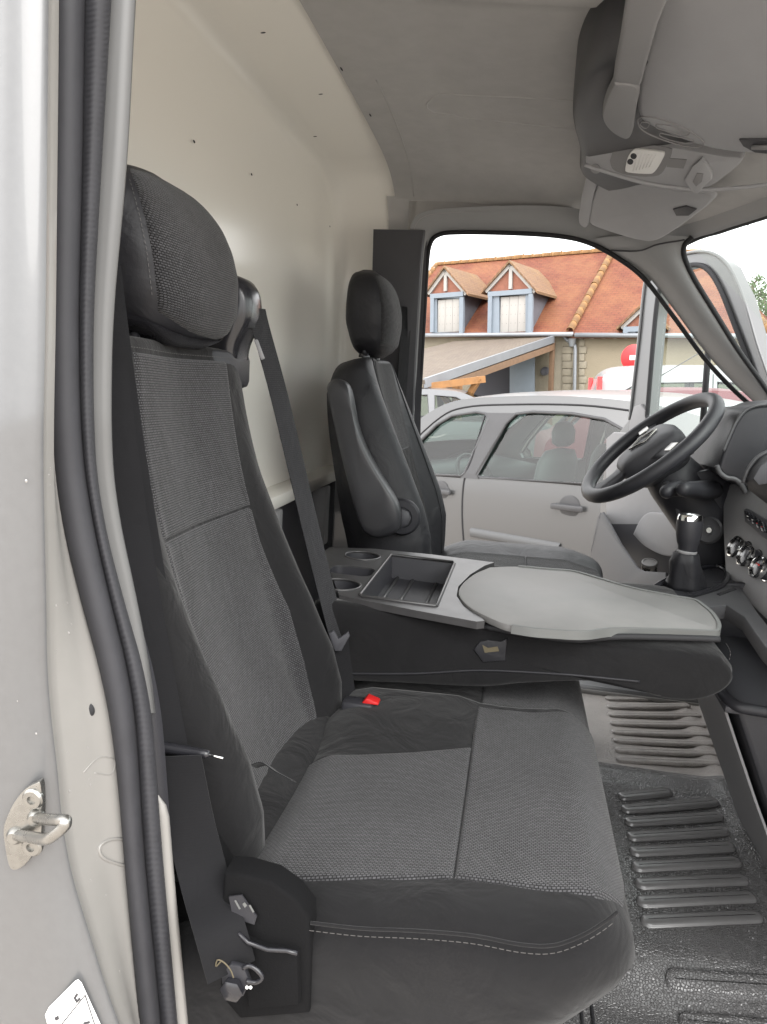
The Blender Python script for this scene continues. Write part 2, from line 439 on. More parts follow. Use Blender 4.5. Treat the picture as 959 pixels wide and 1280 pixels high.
M['tray_worn'] = mat('scuffed tray top', (0.11, 0.11, 0.108), 0.48, spec=0.4, noise=(5, 0.0, (0.205, 0.199, 0.194)), bump=('noise', 300, 0.08, 0.0005))
M['console'] = mat('scratched console plastic', (0.040, 0.039, 0.040), 0.36, spec=0.5, noise=(30, 0.25), bump=('noise', 240, 0.12, 0.0006))
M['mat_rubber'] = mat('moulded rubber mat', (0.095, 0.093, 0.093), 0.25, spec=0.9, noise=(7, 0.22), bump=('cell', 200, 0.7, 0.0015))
M['mat_glare'] = mat('rubber mat with painted glare', (0.33, 0.305, 0.285), 0.34, spec=0.5, noise=(9, 0.30), bump=('cell', 150, 0.5, 0.0015))  # tan glare from the driver's doorway painted into the mat colour
M['mat_rib'] = mat('smooth mat rib', (0.125, 0.123, 0.122), 0.30, spec=0.8, noise=(14, 0.15), bump=('noise', 300, 0.15, 0.0008))
M['pillar_grey'] = mat('light grey pillar plastic', (0.27, 0.272, 0.275), 0.55, spec=0.35, noise=(10, 0.05), bump=('grain', 500, 0.12, 0.0006))
M['mid_trim'] = mat('mid grey trim plastic', (0.065, 0.065, 0.069), 0.5, spec=0.45, noise=(12, 0.08), bump=('grain', 500, 0.15, 0.0006))
M['flange'] = mat('bare inner flange paint', (0.095, 0.095, 0.094), 0.45, noise=(8, 0.06))
M['carpet'] = mat('black felt', (0.006, 0.006, 0.0065), 0.95, spec=0.1, bump=('noise', 500, 0.5, 0.001))
M['white'] = mat('white print', (0.8, 0.8, 0.78), 0.5)
M['paper'] = mat('sticker paper', (0.74, 0.75, 0.74), 0.45, noise=(20, 0.04))
M['ink'] = mat('black print', (0.03, 0.03, 0.035), 0.5)
M['red'] = mat('red plastic', (0.45, 0.015, 0.015), 0.4)
M['armrest'] = mat('armrest vinyl', (0.028, 0.028, 0.031), 0.42, spec=0.5, noise=(20, 0.12), bump=('grain', 700, 0.15, 0.0005))
M['lens'] = mat('clear lamp lens', (0.75, 0.75, 0.74), 0.18, spec=0.6, bump=('noise', 180, 0.3, 0.001))
M['glass'] = mat_glass('window glass')
M['windscreen'] = mat_glass('windscreen glass', (0.90, 0.95, 0.93), 0.05)
M['dust'] = mat('brown dust', (0.09, 0.075, 0.045), 0.9)
M['drop'] = mat('water drop', (0.22, 0.215, 0.21), 0.04, spec=1.0)

# ================================================================== the van body
van = thing('van', (0.2, 0.0, -0.55), 'silver panel van whose open cab fills the picture, cream bulkhead and dark rubber door seal', 'van')

# --- cream bulkhead: outer arch at x=-0.41, recessed panel at x=-0.60
def arch(x, top, half, zb, r, n=26, sh=0.0):
    """open arch outline in the y-z plane from near bottom over the top to far bottom"""
    pts = [(-half, zb), (-half, top - r)]
    for k in range(1, 12): a = math.pi - math.pi / 2 * k / 12; pts.append((-half + r + r * math.cos(a), top - r + r * math.sin(a)))
    pts += [(-half + r, top), (-0.2, top + sh), (0.2, top + sh), (half - r, top)]
    for k in range(1, 12): a = math.pi / 2 - math.pi / 2 * k / 12; pts.append((half - r + r * math.cos(a), top - r + r * math.sin(a)))
    pts += [(half, top - r), (half, zb)]
    return np.array([(x, y, z) for y, z in pts])
rows = [arch(-0.41, 1.570, 0.878, 0.62, 0.22), arch(-0.425, 1.566, 0.882, 0.62, 0.225), arch(-0.50, 1.556, 0.895, 0.62, 0.25), arch(-0.560, 1.547, 0.904, 0.62, 0.29),
        arch(-0.582, 1.540, 0.900, 0.62, 0.31), arch(-0.594, 1.528, 0.890, 0.62, 0.315), arch(-0.600, 1.510, 0.872, 0.62, 0.31)]
for s in (0.86, 0.65, 0.4, 0.15, 0.0):
    b = rows[6].copy(); b[:, 1] *= s; b[:, 2] = 0.62 + (b[:, 2] - 0.62) * (0.35 + 0.65 * s) if s > 0 else 0.62 + (b[:, 2] - 0.62) * 0.35
    b[:, 0] = -0.600 - 0.012 * (1 - s); rows.append(b)
bulk = grid('bulkhead', np.array(rows), M['cream'], van, flip=True)
grid('bulkhead_panel', np.array([[(-0.613, y, z) for y in (-0.92, -0.4, 0, 0.4, 0.92)] for z in (0.45, 0.8, 1.2, 1.53)]), M['cream'], van)
HOLES = [(242, 177, -0.60), (314, 218, -0.60), (371, 256, -0.60), (412, 283, -0.60)]
def hole(p, nrm, rx, ry, parent):
    q = Vector([float(a) for a in nrm]).normalized().to_track_quat('Z', 'Y').to_matrix()
    ring = [np.array(p) + np.array(q @ Vector((rx * math.cos(a), ry * math.sin(a), 0.0))) for a in np.linspace(0, 2 * math.pi, 10, endpoint=False)]
    return mesh('screw_hole', [np.array(p) + np.array(q @ Vector((0, 0, 0.0006)))] + [r + np.array(q @ Vector((0, 0, 0.0012))) for r in ring], [(0, 1 + i, 1 + (i + 1) % 10) for i in range(10)], M['rubber_dark'], parent)
for px, py, x in HOLES:
    p = V(px, py, X=x + 0.001); hole(p, (1, 0, 0), 0.005, 0.0025, bulk)
for px, py in [(266, 42), (329, 40), (342, 118), (401, 117), (394, 170)]:
    p = V(px, py, Z=1.5565 - 0.01); hole(p, (0.1, 0, -1), 0.003, 0.005, bulk)
# ledge and dark lining under the bulkhead
box('bulkhead_ledge', (-0.575, 0, 0.655), (0.07, 1.80, 0.035), M['cream'], van, bevel=0.008)
box('lower_lining', (-0.60, 0, 0.29), (0.04, 1.84, 0.69), M['dark_trim'], van, bevel=0.004)
for y in (0.66, 0.2, -0.3):
    box('bulkhead_bracket', (-0.56, y, 0.545), (0.045, 0.05, 0.18), M['grey_trim'], van, bevel=0.006)

# --- headliner
def xh(y): return 0.55 - 0.24 * (y / 0.86) ** 2
def zl(x, y):
    z = lerp(x, [-0.45, -0.2, 0.1, 0.25, 0.42, 0.6], [1.560, 1.556, 1.535, 1.505, 1.430, 1.40])
    z = z - 0.150 * (abs(y) / 0.89) ** 9 - 0.02 * (abs(y) / 0.89) ** 2
    z += 0.012 * sst(0.035, 0.0, abs(abs((x + 0.05)) - 0.17)) * 0.4 * sst(0.55, 0.3, abs(y - 0.2))          # pressed beads
    z -= 0.010 * sst(0.03, 0.0, abs(y + 0.22)) * sst(-0.36, -0.25, x)
    return z
P = []
for a in np.linspace(0, 1, 60):
    P.append([(x := -0.415 + (xh(y) + 0.415) * a, y, zl(x, y)) for y in np.concatenate([np.linspace(-0.89, -0.6, 14), np.linspace(-0.55, 0.55, 50), np.linspace(0.6, 0.80, 10)])])
hl = grid('headliner', np.array(P), M['headliner'], van)
# pressed oblong bead and grab recess outlines
def on_liner(pts, dz=0.0): return np.array([(x, y, zl(x, y) - dz) for x, y in pts])
bead = [V(px, py, Z=1.55)[:2] for px, py in [(725, 117), (640, 119), (560, 122), (536, 130), (536, 140), (560, 147), (640, 150), (727, 152)]]
tube('headliner_bead', on_liner(cs(bead, 50), -0.0005), 0.0025, M['headliner'], van, n=6)
seam = [V(px, py, Z=1.55)[:2] for px, py in [(470, 105), (492, 150), (508, 190), (519, 220)]]
tube('headliner_bead', on_liner(cs(seam, 20), -0.0008), 0.002, M['headliner'], van, n=6)
for px, py in [(427, 87), (463, 143)]:
    c = V(px, py, Z=1.556); hole((c[0], c[1], zl(c[0], c[1]) - 0.001), (0, 0, -1), 0.002, 0.010, hl)
# outer roof skin
grid('roof_skin', np.array([[(x, y, 1.66 - 0.10 * (abs(y) / 0.95) ** 6 - 0.35 * max(0, x - 0.2) ** 2) for y in np.linspace(-0.98, 0.98, 21)] for x in np.linspace(-1.6, 0.62, 12)]), M['silver'], van)
grid('roof_edge', np.array([[(x, -0.98 + 0.10 * t, 1.56 - 0.35 * max(0, x - 0.2) ** 2 - 0.10 * t) for t in (0, 0.5, 1)] for x in np.linspace(-0.45, 0.40, 8)]), M['silver'], van)

# --- far side: B pillar, door opening, A pillar
def side_y(z): return 0.92 - 0.14 * max(0.0, (z - 0.85)) / 0.6
def VY(px, py):     # on the sloping far side wall
    a = V(px, py, Y=0.9)
    for _ in range(6): a = V(px, py, Y=side_y(a[2]))
    return a
OPEN = [(527, 700), (524, 600), (524, 520), (527, 460), (531, 390), (534, 335), (538, 306), (549, 294), (575, 291), (640, 292), (700, 296), (738, 305), (775, 325), (806, 350), (840, 394), (880, 448), (915, 486), (948, 516), (975, 545)]
op = np.array([VY(*p) for p in OPEN])
ops = cs(op, 90)
tube('door_opening_seal', ops + np.array([0, -0.006, 0]), 0.0065, M['rubber_dark'], van, n=8)
# trim band round the opening, from the seal up and in to the headliner edge
outb = []
for p in ops:
    ctr = np.array([0.15, 0.9, 0.95]); d = p - ctr; d[1] = 0; d /= np.linalg.norm(d)
    outb.append(d)
outb = np.array(outb)
P = []
for t, inn, lift in ((0.0, 0.0, 0.004), (0.25, -0.018, 0.016), (0.6, -0.030, 0.040), (1.0, -0.035, 0.075)):
    P.append(ops + outb * lift + np.array([0, inn, 0]))
grid('door_surround', np.array(P)[:, 6:66], M['pillar_grey'], van)
# black B pillar cover with belt slot
bp_out = [(470, 290), (533, 291), (529, 330), (525, 390), (521, 460), (518, 520), (518, 600), (521, 700), (521, 780), (462, 780), (465, 600), (467, 400)]
bpv = [VY(*p) + np.array([0, -0.045, 0]) for p in bp_out]
bpil = prism('pillar_cover', bpv, (0, 0.03, 0), M['dark_trim'], van, bevel=0.006)
q = VS([(506, 378), (513, 382), (510, 404), (503, 400)], Y=0.80); prism('belt_slot', q, (0, 0.02, 0), M['gloss_black'], bpil)
tube('belt_slot_rim', VS([(509, 415), (512, 407), (507, 403)], Y=0.80), 0.0035, M['chrome'], bpil, n=6)
# far body side below the opening and behind it
box('side_sill', (0.2, 0.93, 0.0), (1.4, 0.10, 0.06), M['silver'], van, bevel=0.01)
box('side_panel', (-0.95, 0.965, 0.55), (1.15, 0.05, 1.95), M['silver'], van, bevel=0.01)
grid('pillar_inner', np.array([[(-0.42 + 0.11 * u, side_y(z) - 0.012, z) for z in np.linspace(0.0, 1.39, 20)] for u in np.linspace(0, 1, 4)]), M['dark_trim'], van)

# A pillar trim
door_e = cs([VY(*p) + np.array([0, -0.01, 0]) for p in [(738, 300), (775, 321), (808, 345), (842, 388), (882, 442), (917, 480), (950, 511), (985, 548)]], 40)
ws_pix = [(862, 296), (853, 306), (853, 322), (866, 350), (890, 389), (920, 437), (950, 479), (985, 530)]
ws_e = cs([V(px, py, Y=y) for (px, py), y in zip(ws_pix, [0.70, 0.715, 0.725, 0.735, 0.75, 0.765, 0.78, 0.80])], 40)
rows = []
for u in np.linspace(0, 1, 13):
    mid = door_e * (1 - u) + ws_e * u
    rows.append(mid + np.outer(np.ones(40), np.array([-0.35, -0.85, 0.1])) * 0.028 * math.sin(math.pi * u) ** 0.8)
apil = grid('pillar_trim', np.array(rows), M['pillar_grey'], van, flip=True)
tube('windscreen_seal', ws_e + np.array([0.006, 0, 0]), 0.007, M['rubber_dark'], van, n=8)
# join of pillar trim and headliner corner
k = cs([rows[0][4], rows[4][6], rows[8][5], rows[12][3]], 14) + np.array([-0.003, -0.004, 0])
tube('trim_joint', k, 0.0022, M['dark_trim'], apil, n=6)
# windscreen header, glass and black print border
hdr = np.array([(xh(y), y, zl(xh(y), y)) for y in np.linspace(-0.80, 0.80, 40)])
P = [hdr + np.array(o) for o in ((-0.005, 0, 0.004), (0.012, 0, -0.020), (0.03, 0, -0.030), (0.045, 0, -0.018))]
grid('header_trim', np.array(P), M['pillar_grey'], van)
tube('windscreen_seal', hdr + np.array([0.046, 0, -0.020]), 0.012, M['rubber_dark'], van, n=8)
G = []
for v in np.linspace(0, 1, 12):
    row = []
    for y in np.linspace(-0.80, 0.80, 24):
        x0 = xh(y * 0.9) + 0.035; z0 = 1.415 - 0.02 * (y / 0.8) ** 2
        row.append((x0 + (1.18 - 0.2 * (y / 0.8) ** 2 - x0) * v, y * (1 + 0.08 * v), z0 - (z0 - 0.86) * v + 0.02 * math.sin(math.pi * v)))
    G.append(row)
grid('windscreen', np.array(G), M['windscreen'], van)
# door-corner filler between headliner side and the opening top
P = []
for i in range(14, 52):
    a = ops[i] + outb[i] * 0.06 + np.array([0, -0.034, 0]); x = a[0]
    b = np.array([x, 0.80, zl(x, 0.80) + 0.001]); P.append([a, (a + b) / 2 + np.array([0, -0.006, -0.004]), b])
grid('roof_side_trim', np.array(P), M['headliner'], van, flip=True)

P = []
for x in np.linspace(-0.44, -0.315, 8):
    P.append([(x, 0.79, zl(x, 0.79) + 0.001), (x, 0.825, zl(x, 0.79) - 0.03), (x, 0.845, 1.435), (x, 0.852, 1.405)])
grid('pillar_top_trim', np.array(P), M['headliner'], van, flip=True)

# --- near side: painted jamb, rubber seal, inner flange
TY = [-60, 0, 200, 400, 550, 630, 740, 860, 950, 1000, 1060, 1280, 1400]
SL = [60, 60, 58, 57, 60, 68, 95, 130, 143, 148, 152, 172, 182]
RL = [106, 105, 102, 97, 100, 110, 134, 165, 172, 175, 178, 200, 210]
RR = [143, 140, 128, 117, 118, 125, 152, 188, 195, 199, 203, 223, 233]
FR = [174, 170, 160, 141, 139, 145, 170, 193, 199, 205, 208, 226, 236]
CR = [64, 64, 62, 60, 57, 58, 61, 62, 74, 79, 82, 150, 205]
ys = np.linspace(-60, 1400, 90)
def smooth(tab): return np.array([np.mean([np.interp(y + o, TY, tab) for o in np.linspace(-60, 60, 13)]) for y in ys])
sl, rl, rr, fr_, cr_ = [smooth(t) for t in (SL, RL, RR, FR, CR)]
cr_[ys < 500] = smooth(CR)[ys < 500]
cols = []
lean1 = np.array([0.03 * max(0, (V(x, y, Y=-0.9)[2] - 0.9)) / 0.4 for x, y in zip(sl, ys)])
def col(xs, Y): return np.array([V(x, y, Y=Y + l) for x, y, l in zip(xs, ys, lean1)])
lean = np.zeros(3)
outer = [col(sl * 0 - 420, -1.000), col(cr_ - 160, -1.000), col(cr_ - 60, -0.998), col(cr_ - 14, -0.992), col(cr_ - 3, -0.985)]
grid('pillar_outer_panel', np.array(outer) + lean, M['silver'], van, flip=True)
jam = [col(cr_ - 3, -0.985), col(cr_ + 3, -0.973), col(cr_ + 10, -0.968), col((cr_ + sl) / 2 + 6, -0.945), col(sl + 6, -0.915), col(sl + 25, -0.905)]
grid('door_jamb', np.array(jam) + lean, M['jamb'], van, flip=True)
# seal: main bulb, then the ribbed lip
bulb = [col(sl, -0.905), col(sl + 1.5, -0.918), col(sl * .9 + rl * .1, -0.925), col(sl * .7 + rl * .3, -0.928), col(sl * .35 + rl * .65, -0.925), col(sl * .1 + rl * .9, -0.917), col(rl, -0.911), col(rl + 2, -0.905)]
seal = grid('rubber_seal', np.array(bulb) + lean, M['rubber'], van, flip=True)
ysr = np.linspace(-40, 1380, 400)
def col2(tab, Y, rib=0):
    xs = np.interp(ysr, ys, tab); L = np.interp(ysr, ys, lean1)
    return np.array([V(x, y, Y=Y + l + rib * (0.5 + 0.5 * math.cos(i * math.pi))) for i, (x, y, l) in enumerate(zip(xs, ysr, L))])
lip = [col2(rl + 1, -0.905), col2(rl * .7 + rr * .3, -0.911, -0.0012), col2(rl * .4 + rr * .6, -0.910, -0.0012), col2(rr - 2, -0.900, -0.001), col2(rr, -0.886)]
grid('seal_lip', np.array(lip), M['rubber'], seal, flip=True)
k = ys < 905
fl = [col(rr - 1, -0.889), col(rr * .6 + fr_ * .4, -0.887), col(fr_ - 2, -0.884), col(fr_, -0.876), col(fr_ - 2, -0.868)]
grid('pillar_flange', (np.array(fl) + lean)[:, k], M['flange'], van, flip=True)
# lower cream trim with rounded top
lo = np.linspace(0, 1, 30); yb = 992 + (1400 - 992) * lo
lx = np.interp(yb, ys, rr) - 2; wx = np.interp(lo, [0, 0.01, 0.03, 0.07, 1], [1, 6, 10.5, 13.5, 15])
P = [[V(x, y, Y=-0.890) for x, y in zip(lx, yb)], [V(x + w * .7, y, Y=-0.890) for x, y, w in zip(lx, yb, wx)], [V(x + w, y, Y=-0.882) for x, y, w in zip(lx, yb, wx)], [V(x + w, y, Y=-0.865) for x, y, w in zip(lx, yb, wx)]]
grid('sill_trim', np.array(P), M['jamb'], van, flip=True)
# dark inner pillar lining behind the flange (down to the sill)
P = [col(rr - 6, -0.875), col(rr + 12, -0.868), col(rr + 4, -0.80)]
grid('pillar_lining', np.array(P) + lean, M['black'], van, flip=True)
# rubber grommet, pressed slot, faint brackets
g = V(107, 888, Y=-0.938)
lathe('rubber_grommet', [(0.0, 0.003), (0.005, 0.003), (0.0068, 0.0018), (0.0078, 0.0)], g, (0.25, -0.97, 0), M['rubber_dark'], van, n=20)
def onjamb(px, py):
    a, b, s = np.interp(py, ys, cr_), np.interp(py, ys, sl), 0
    Y = np.interp(px, [a + 3, a + 10, (a + b) / 2 + 6, b + 6], [-0.973, -0.968, -0.945, -0.915]); return V(px, py, Y=Y)
tube('pressed_bead', np.array([onjamb(*p) for p in cs([(160, 1049), (140, 1049), (127, 1055), (124, 1064), (130, 1073), (145, 1079), (160, 1083)], 30)]), 0.0016, M['jamb'], van, n=6)
tube('pressed_bead', np.array([onjamb(*p) for p in cs([(104, 966), (122, 948), (140, 948), (144, 955), (138, 968), (118, 966)], 24)]), 0.0007, M['jamb'], van, n=6)
tube('pressed_bead', np.array([onjamb(*p) for p in cs([(72, 935), (68, 950), (60, 960), (58, 975)], 12)]) + np.array([0, -0.004, 0]), 0.0028, M['silver'], van, n=6)
# water drops on the jamb
vs = []; fs = []
for i in range(20):
    py = random.uniform(560, 1240); a, b = np.interp(py, ys, cr_), np.interp(py, ys, sl)
    if random.random() < 0.7: c = onjamb(random.uniform(a + 6, b - 6), py)
    else: c = V(random.uniform(2, a - 8), py, Y=-0.996)
    r = random.choice([0.0005, 0.0006, 0.0008, 0.0011]); kk = len(vs); vs.append(c + np.array([0.2, -0.97, 0]) * r * 0.9)
    for q in range(8): an = q * math.pi / 4; vs.append(c + r * np.array([math.cos(an), -0.05, math.sin(an) * 1.3]))
    fs += [(kk, kk + 1 + q, kk + 1 + (q + 1) % 8) for q in range(8)]
dr = mesh('water_drops', vs, fs, M['drop'], van); dr['kind'] = 'stuff'

# striker
SY = -0.998
sp = [(10, 1040), (11, 1025), (22, 1000), (36, 982), (50, 974), (56, 974), (58, 1000), (57, 1035), (54, 1050), (40, 1072), (25, 1082), (16, 1075)]
pts = cs(np.vstack([VS(sp, Y=SY), V(*sp[0], Y=SY)]), 36)[:-1]
stk = prism('door_striker', pts, (0.0004, -0.006, 0), M['zinc'], van, bevel=0.0012)
ly = SY - 0.006
loop = [V(46, 1022, Y=ly), V(58, 1024, Y=ly - 0.02), V(74, 1025, Y=ly - 0.036), V(82, 1026, Y=ly - 0.040), V(80, 1033, Y=ly - 0.041), V(66, 1045, Y=ly - 0.040), V(56, 1049, Y=ly - 0.034), V(36, 1046, Y=ly - 0.012), V(20, 1044, Y=ly)]
tube('striker_loop', cs(loop, 40), 0.0042, M['zinc'], stk, n=12)
for (px, py) in ((46, 1022), (20, 1044)): lathe('weld_collar', [(0.0072, -0.001), (0.0068, 0.002), (0.0045, 0.005)], V(px, py, Y=ly), (0.1, -1, 0), M['zinc'], stk, n=16)
for (px, py) in ((42, 998), (41, 1057)):
    b = lathe('bolt', [(0.0085, -0.001), (0.0085, 0.0015), (0.0070, 0.0030), (0.0035, 0.0032), (0.0030, 0.0012), (0.0, 0.0012)], V(px, py, Y=ly), (0.05, -1, 0), M['zinc'], stk, n=18)
# sticker with marks
stq = [(57, 1268), (62, 1258), (94, 1226), (98, 1224), (102, 1228), (135, 1300), (70, 1320)]
st = prism('sticker', VS(stq, Y=-0.9995), (0, -0.0006, 0), M['paper'], van)
def ink(pix, nm='printed_mark'): prism(nm, VS(pix, Y=-1.0004), (0, -0.0003, 0), M['ink'], st)
ink([(92, 1247), (96, 1241), (98, 1243), (95, 1248), (97, 1250), (99, 1246), (101, 1249), (96, 1254)], 'diamond_emblem')
ink([(75, 1282), (106, 1243.5), (107, 1244.2), (76, 1283)], 'dividing_line'); ink([(106, 1243.5), (107, 1243.2), (122, 1290), (121, 1290)], 'dividing_line')
ink([(68, 1272), (73, 1269), (74, 1274), (70, 1276)]); ink([(104, 1278), (112, 1276), (113, 1279), (105, 1281)])

# --- floor pan and sill (body side), centre tunnel is covered by the mat
grid('floor_pan', np.array([[(x, y, -0.03 if y > -0.3 else -0.10) for y in (-0.93, -0.31, -0.29, 0.9)] for x in (-0.62, 1.0)]), M['black'], van)
sillp = cs(np.array([V(196, 1205, Y=-0.86), V(232, 1228, Y=-0.86), V(262, 1246, Y=-0.86), V(300, 1262, Y=-0.855), V(332, 1260, Y=-0.85), V(360, 1262, Y=-0.85), V(420, 1272, Y=-0.85)]), 30)
sweep('sill_cover', sillp, [(0.004, -0.012), (0.006, 0.0), (0.004, 0.012), (-0.05, 0.02), (-0.05, -0.02)], M['dark_trim'], van, up=(0, -0.3, 1))
box('scuttle', (0.95, 0, 0.42), (0.06, 1.8, 0.95), M['black'], van)
# ground clearance: outer body under the floor
box('underbody', (0.1, 0.0, -0.30), (2.6, 1.70, 0.30), M['black'], van, bevel=0.03)

# ================================================================== seats
class Back:
    """upholstered backrest: front profile in the x-z plane, superellipse rings, side bolsters"""
    def __init__(s, prof, ymid, hw, thick, bol, n=5.0):
        s.p = cs(prof, 60); s.ymid, s.hw, s.thick, s.bol, s.n = ymid, hw, thick, bol, n
        d = np.gradient(s.p, axis=0); d /= np.linalg.norm(d, axis=1)[:, None]
        s.t = d; s.nrm = np.stack([d[:, 1], -d[:, 0]], 1)      # forward normal for an upward tangent
    def at(s, v):
        x = v * 59; return [np.array([np.interp(x, range(60), a[:, k]) for k in (0, 1)]) for a in (s.p, s.nrm)]
    def g(s, a): return 0.5 + 0.0 * a
    def depth(s, v, cy):
        """front surface height above the centre profile at lateral position cy in -1..1"""
        a = abs(cy); b = np.interp(v, np.linspace(0, 1, len(s.bol)), s.bol)
        edge = (1 - min(a, 1.0) ** s.n) ** (1 / s.n)
        th = s.thick(v)
        return b * float(sst(0.50, 0.80, a)) * (edge ** 0.6) - th / 2 * (1 - edge) - 0.012 * (1 - float(sst(0.0, 0.6, a)))
    def front(s, v, cy, off=0.0):
        (x, z), (nx, nz) = s.at(v); d = s.depth(v, cy) + off
        hw = s.hw(v)
        return np.array([x + nx * d, s.ymid + cy * hw, z + nz * d])
    def body(s, name, mt, parent, nv=44):
        rings = []
        for v, k in [(0.0, 0.0), (0.0, 0.55), (0.004, 0.85), (0.012, 1.0)] + [(q, 1.0) for q in np.linspace(0.03, 0.955, nv)] + [(0.97, 0.985), (0.985, 0.95), (0.995, 0.88), (1.0, 0.76), (1.0, 0.5), (1.0, 0.0)]:
            (x, z), (nx, nz) = s.at(v); th = s.thick(v); r = []
            cx, cz = x - nx * th / 2, z - nz * th / 2
            for c in np.concatenate([np.linspace(-1, 1, 41), np.linspace(1, -1, 13)[1:-1]]):
                i = len(r); fr = i < 41
                if fr:
                    p = s.front(v, c)
                else:
                    e = (1 - min(abs(c), 1) ** 6) ** (1 / 6.0); d = -th / 2 - th / 2 * e
                    p = np.array([x + nx * d, s.ymid + c * s.hw(v), z + nz * d])
                cc = np.array([cx, s.ymid, cz])
                k2 = 0.25 + 0.75 * k if k > 0 else 0.0
                q = cc + (p - cc) * np.array([k, min(1.0, 0.35 + 0.65 * k) if k > 0 else 0.0, k]); r.append(q)
            rings.append(r)
        return loft(name, rings, mt, parent)
    def insert(s, name, mt, parent, v0, v1, c0, c1, nu=46, nv=70, puff=0.003):
        P = []
        for j, c_ in enumerate(np.linspace(0, 1, nu)):
            row = []
            for v in np.linspace(v0, v1, nv):
                a, b = (c0(v), c1(v)); c = a + (b - a) * c_
                e = min(c_, 1 - c_) * (b - a) * s.hw(v); f = min(v - v0, v1 - v) * 0.6
                k = min(1.0, e / 0.006, f / 0.004); off = -0.0012 + (puff + 0.0012) * math.sin(k * math.pi / 2)
                row.append(s.front(v, c, off))
            P.append(row)
        return grid(name, np.array(P), mt, parent, flip=True)

bench = thing('passenger_bench', (-0.10, -0.45, 0.0), 'dark grey double passenger bench seat nearest the camera with patterned cloth and folded middle back', 'car seat')

# ---- outer backrest
prof = [(-0.235, 0.365), (-0.262, 0.43), (-0.292, 0.495), (-0.330, 0.60), (-0.375, 0.745), (-0.402, 0.86), (-0.420, 0.985)]
B1 = Back(prof, -0.585, lambda v: lerp(v, [0, .5, .85, 1], [.232, .232, .222, .212]), lambda v: lerp(v, [0, .4, 1], [.13, .12, .085]),
          [0.020, 0.034, 0.056, 0.062, 0.050, 0.030, 0.014, 0.006, 0.0])
B1.body('backrest', M['plain'], bench)
c0 = lambda v: lerp(v, [0, .2, .5, .62, 1], [-.50, -.56, -.66, -.64, -.60])
c1 = lambda v: lerp(v, [0, .2, .5, .62, 1], [.52, .60, .64, .60, .62])
VM = 0.685
B1.insert('back_insert', M['fabric'], bench, 0.06, VM, c0, c1)
B1.insert('back_insert', M['fabric'], bench, VM, 0.965, c0, c1)
# seam along the top edge
dashes('top_seam', np.array([B1.front(0.972, c, 0.002) for c in np.linspace(-0.8, 0.85, 60)]), M['stitch'], bench, r=0.0004)
# top cap behind the seam
# ---- headrest
class Head:
    def __init__(s, tab, ymid, n=3.2): s.tab = np.array(tab, float); s.ymid = ymid; s.n = n
    def par(s, z): return [np.interp(z, s.tab[:, 0], s.tab[:, k]) for k in (1, 2, 3)]
    def pt(s, z, a, off=0.0):
        hw, xf, xb = s.par(z); c, q = math.cos(a), math.sin(a); n = s.n
        yy = math.copysign(abs(c) ** (2 / n), c); dd = math.copysign(abs(q) ** (2 / n), q)
        xm = xb + (xf - xb) * 0.42
        return np.array([xm + (dd * (xf - xm + off) if dd > 0 else dd * (xm - xb)), s.ymid + yy * (hw + off), z])
    def body(s, name, mt, parent, nz=40):
        rings = []
        zs = s.tab[0, 0] + (s.tab[-1, 0] - s.tab[0, 0]) * (0.5 - 0.5 * np.cos(np.linspace(0, math.pi, nz)))
        for z in zs: rings.append([s.pt(z, a) for a in np.linspace(0, 2 * math.pi, 56, endpoint=False)])
        return loft(name, rings, mt, parent)
    def cover(s, name, mt, parent, z0, z1, a0, a1, off=0.003, nu=40, nv=40):
        P = []
        for u in np.linspace(0, 1, nu):
            row = []
            for w in np.linspace(0, 1, nv):
                z = z0(u) + (z1(u) - z0(u)) * w; e = min(u, 1 - u, w, 1 - w); k = min(1.0, e / 0.05)
                row.append(s.pt(z, a0 + (a1 - a0) * u, -0.002 + (off + 0.002) * math.sin(k * math.pi / 2)))
            P.append(row)
        return grid(name, np.array(P), mt, parent, flip=False)
H1 = Head([(0.978, 0.035, -0.425, -0.455), (0.985, 0.078, -0.412, -0.475), (1.000, 0.104, -0.396, -0.495), (1.030, 0.122, -0.386, -0.505), (1.075, 0.130, -0.388, -0.510), (1.110, 0.130, -0.398, -0.512),
           (1.140, 0.125, -0.413, -0.512), (1.162, 0.112, -0.431, -0.510), (1.176, 0.092, -0.448, -0.506), (1.185, 0.055, -0.464, -0.498), (1.187, 0.0, -0.478, -0.480)], -0.568)
# smooth the table
zz = np.linspace(0.978, 1.187, 60); H1.tab = np.stack([zz] + [np.convolve(np.pad(np.interp(zz, H1.tab[:, 0], H1.tab[:, k]), 2, mode='edge'), np.ones(5) / 5, 'valid') for k in (1, 2, 3)], 1)
H1.tab[-1, 1] = 0.012; H1.tab[-1, 2] = -0.470; H1.tab[-1, 3] = -0.488
hr = H1.body('headrest', M['vinyl'], bench)
A0, A1 = math.radians(217 - 360 + 360), math.radians(-30)
# fabric face from the near seam, round the front, to the far side (angles: 180 = near, 90 = front, 0 = far)
H1.cover('headrest_cloth', M['fabric'], hr, lambda u: 1.012 - 0.022 * math.sin(math.pi * min(1, u * 1.05)), lambda u: 1.182 - 0.012 * abs(2 * u - 1), math.radians(150), math.radians(-10))
dashes('headrest_stitch', np.array([H1.pt(z, math.radians(153), 0.002) for z in np.linspace(1.03, 1.152, 40)]), M['stitch'], hr, r=0.0004)
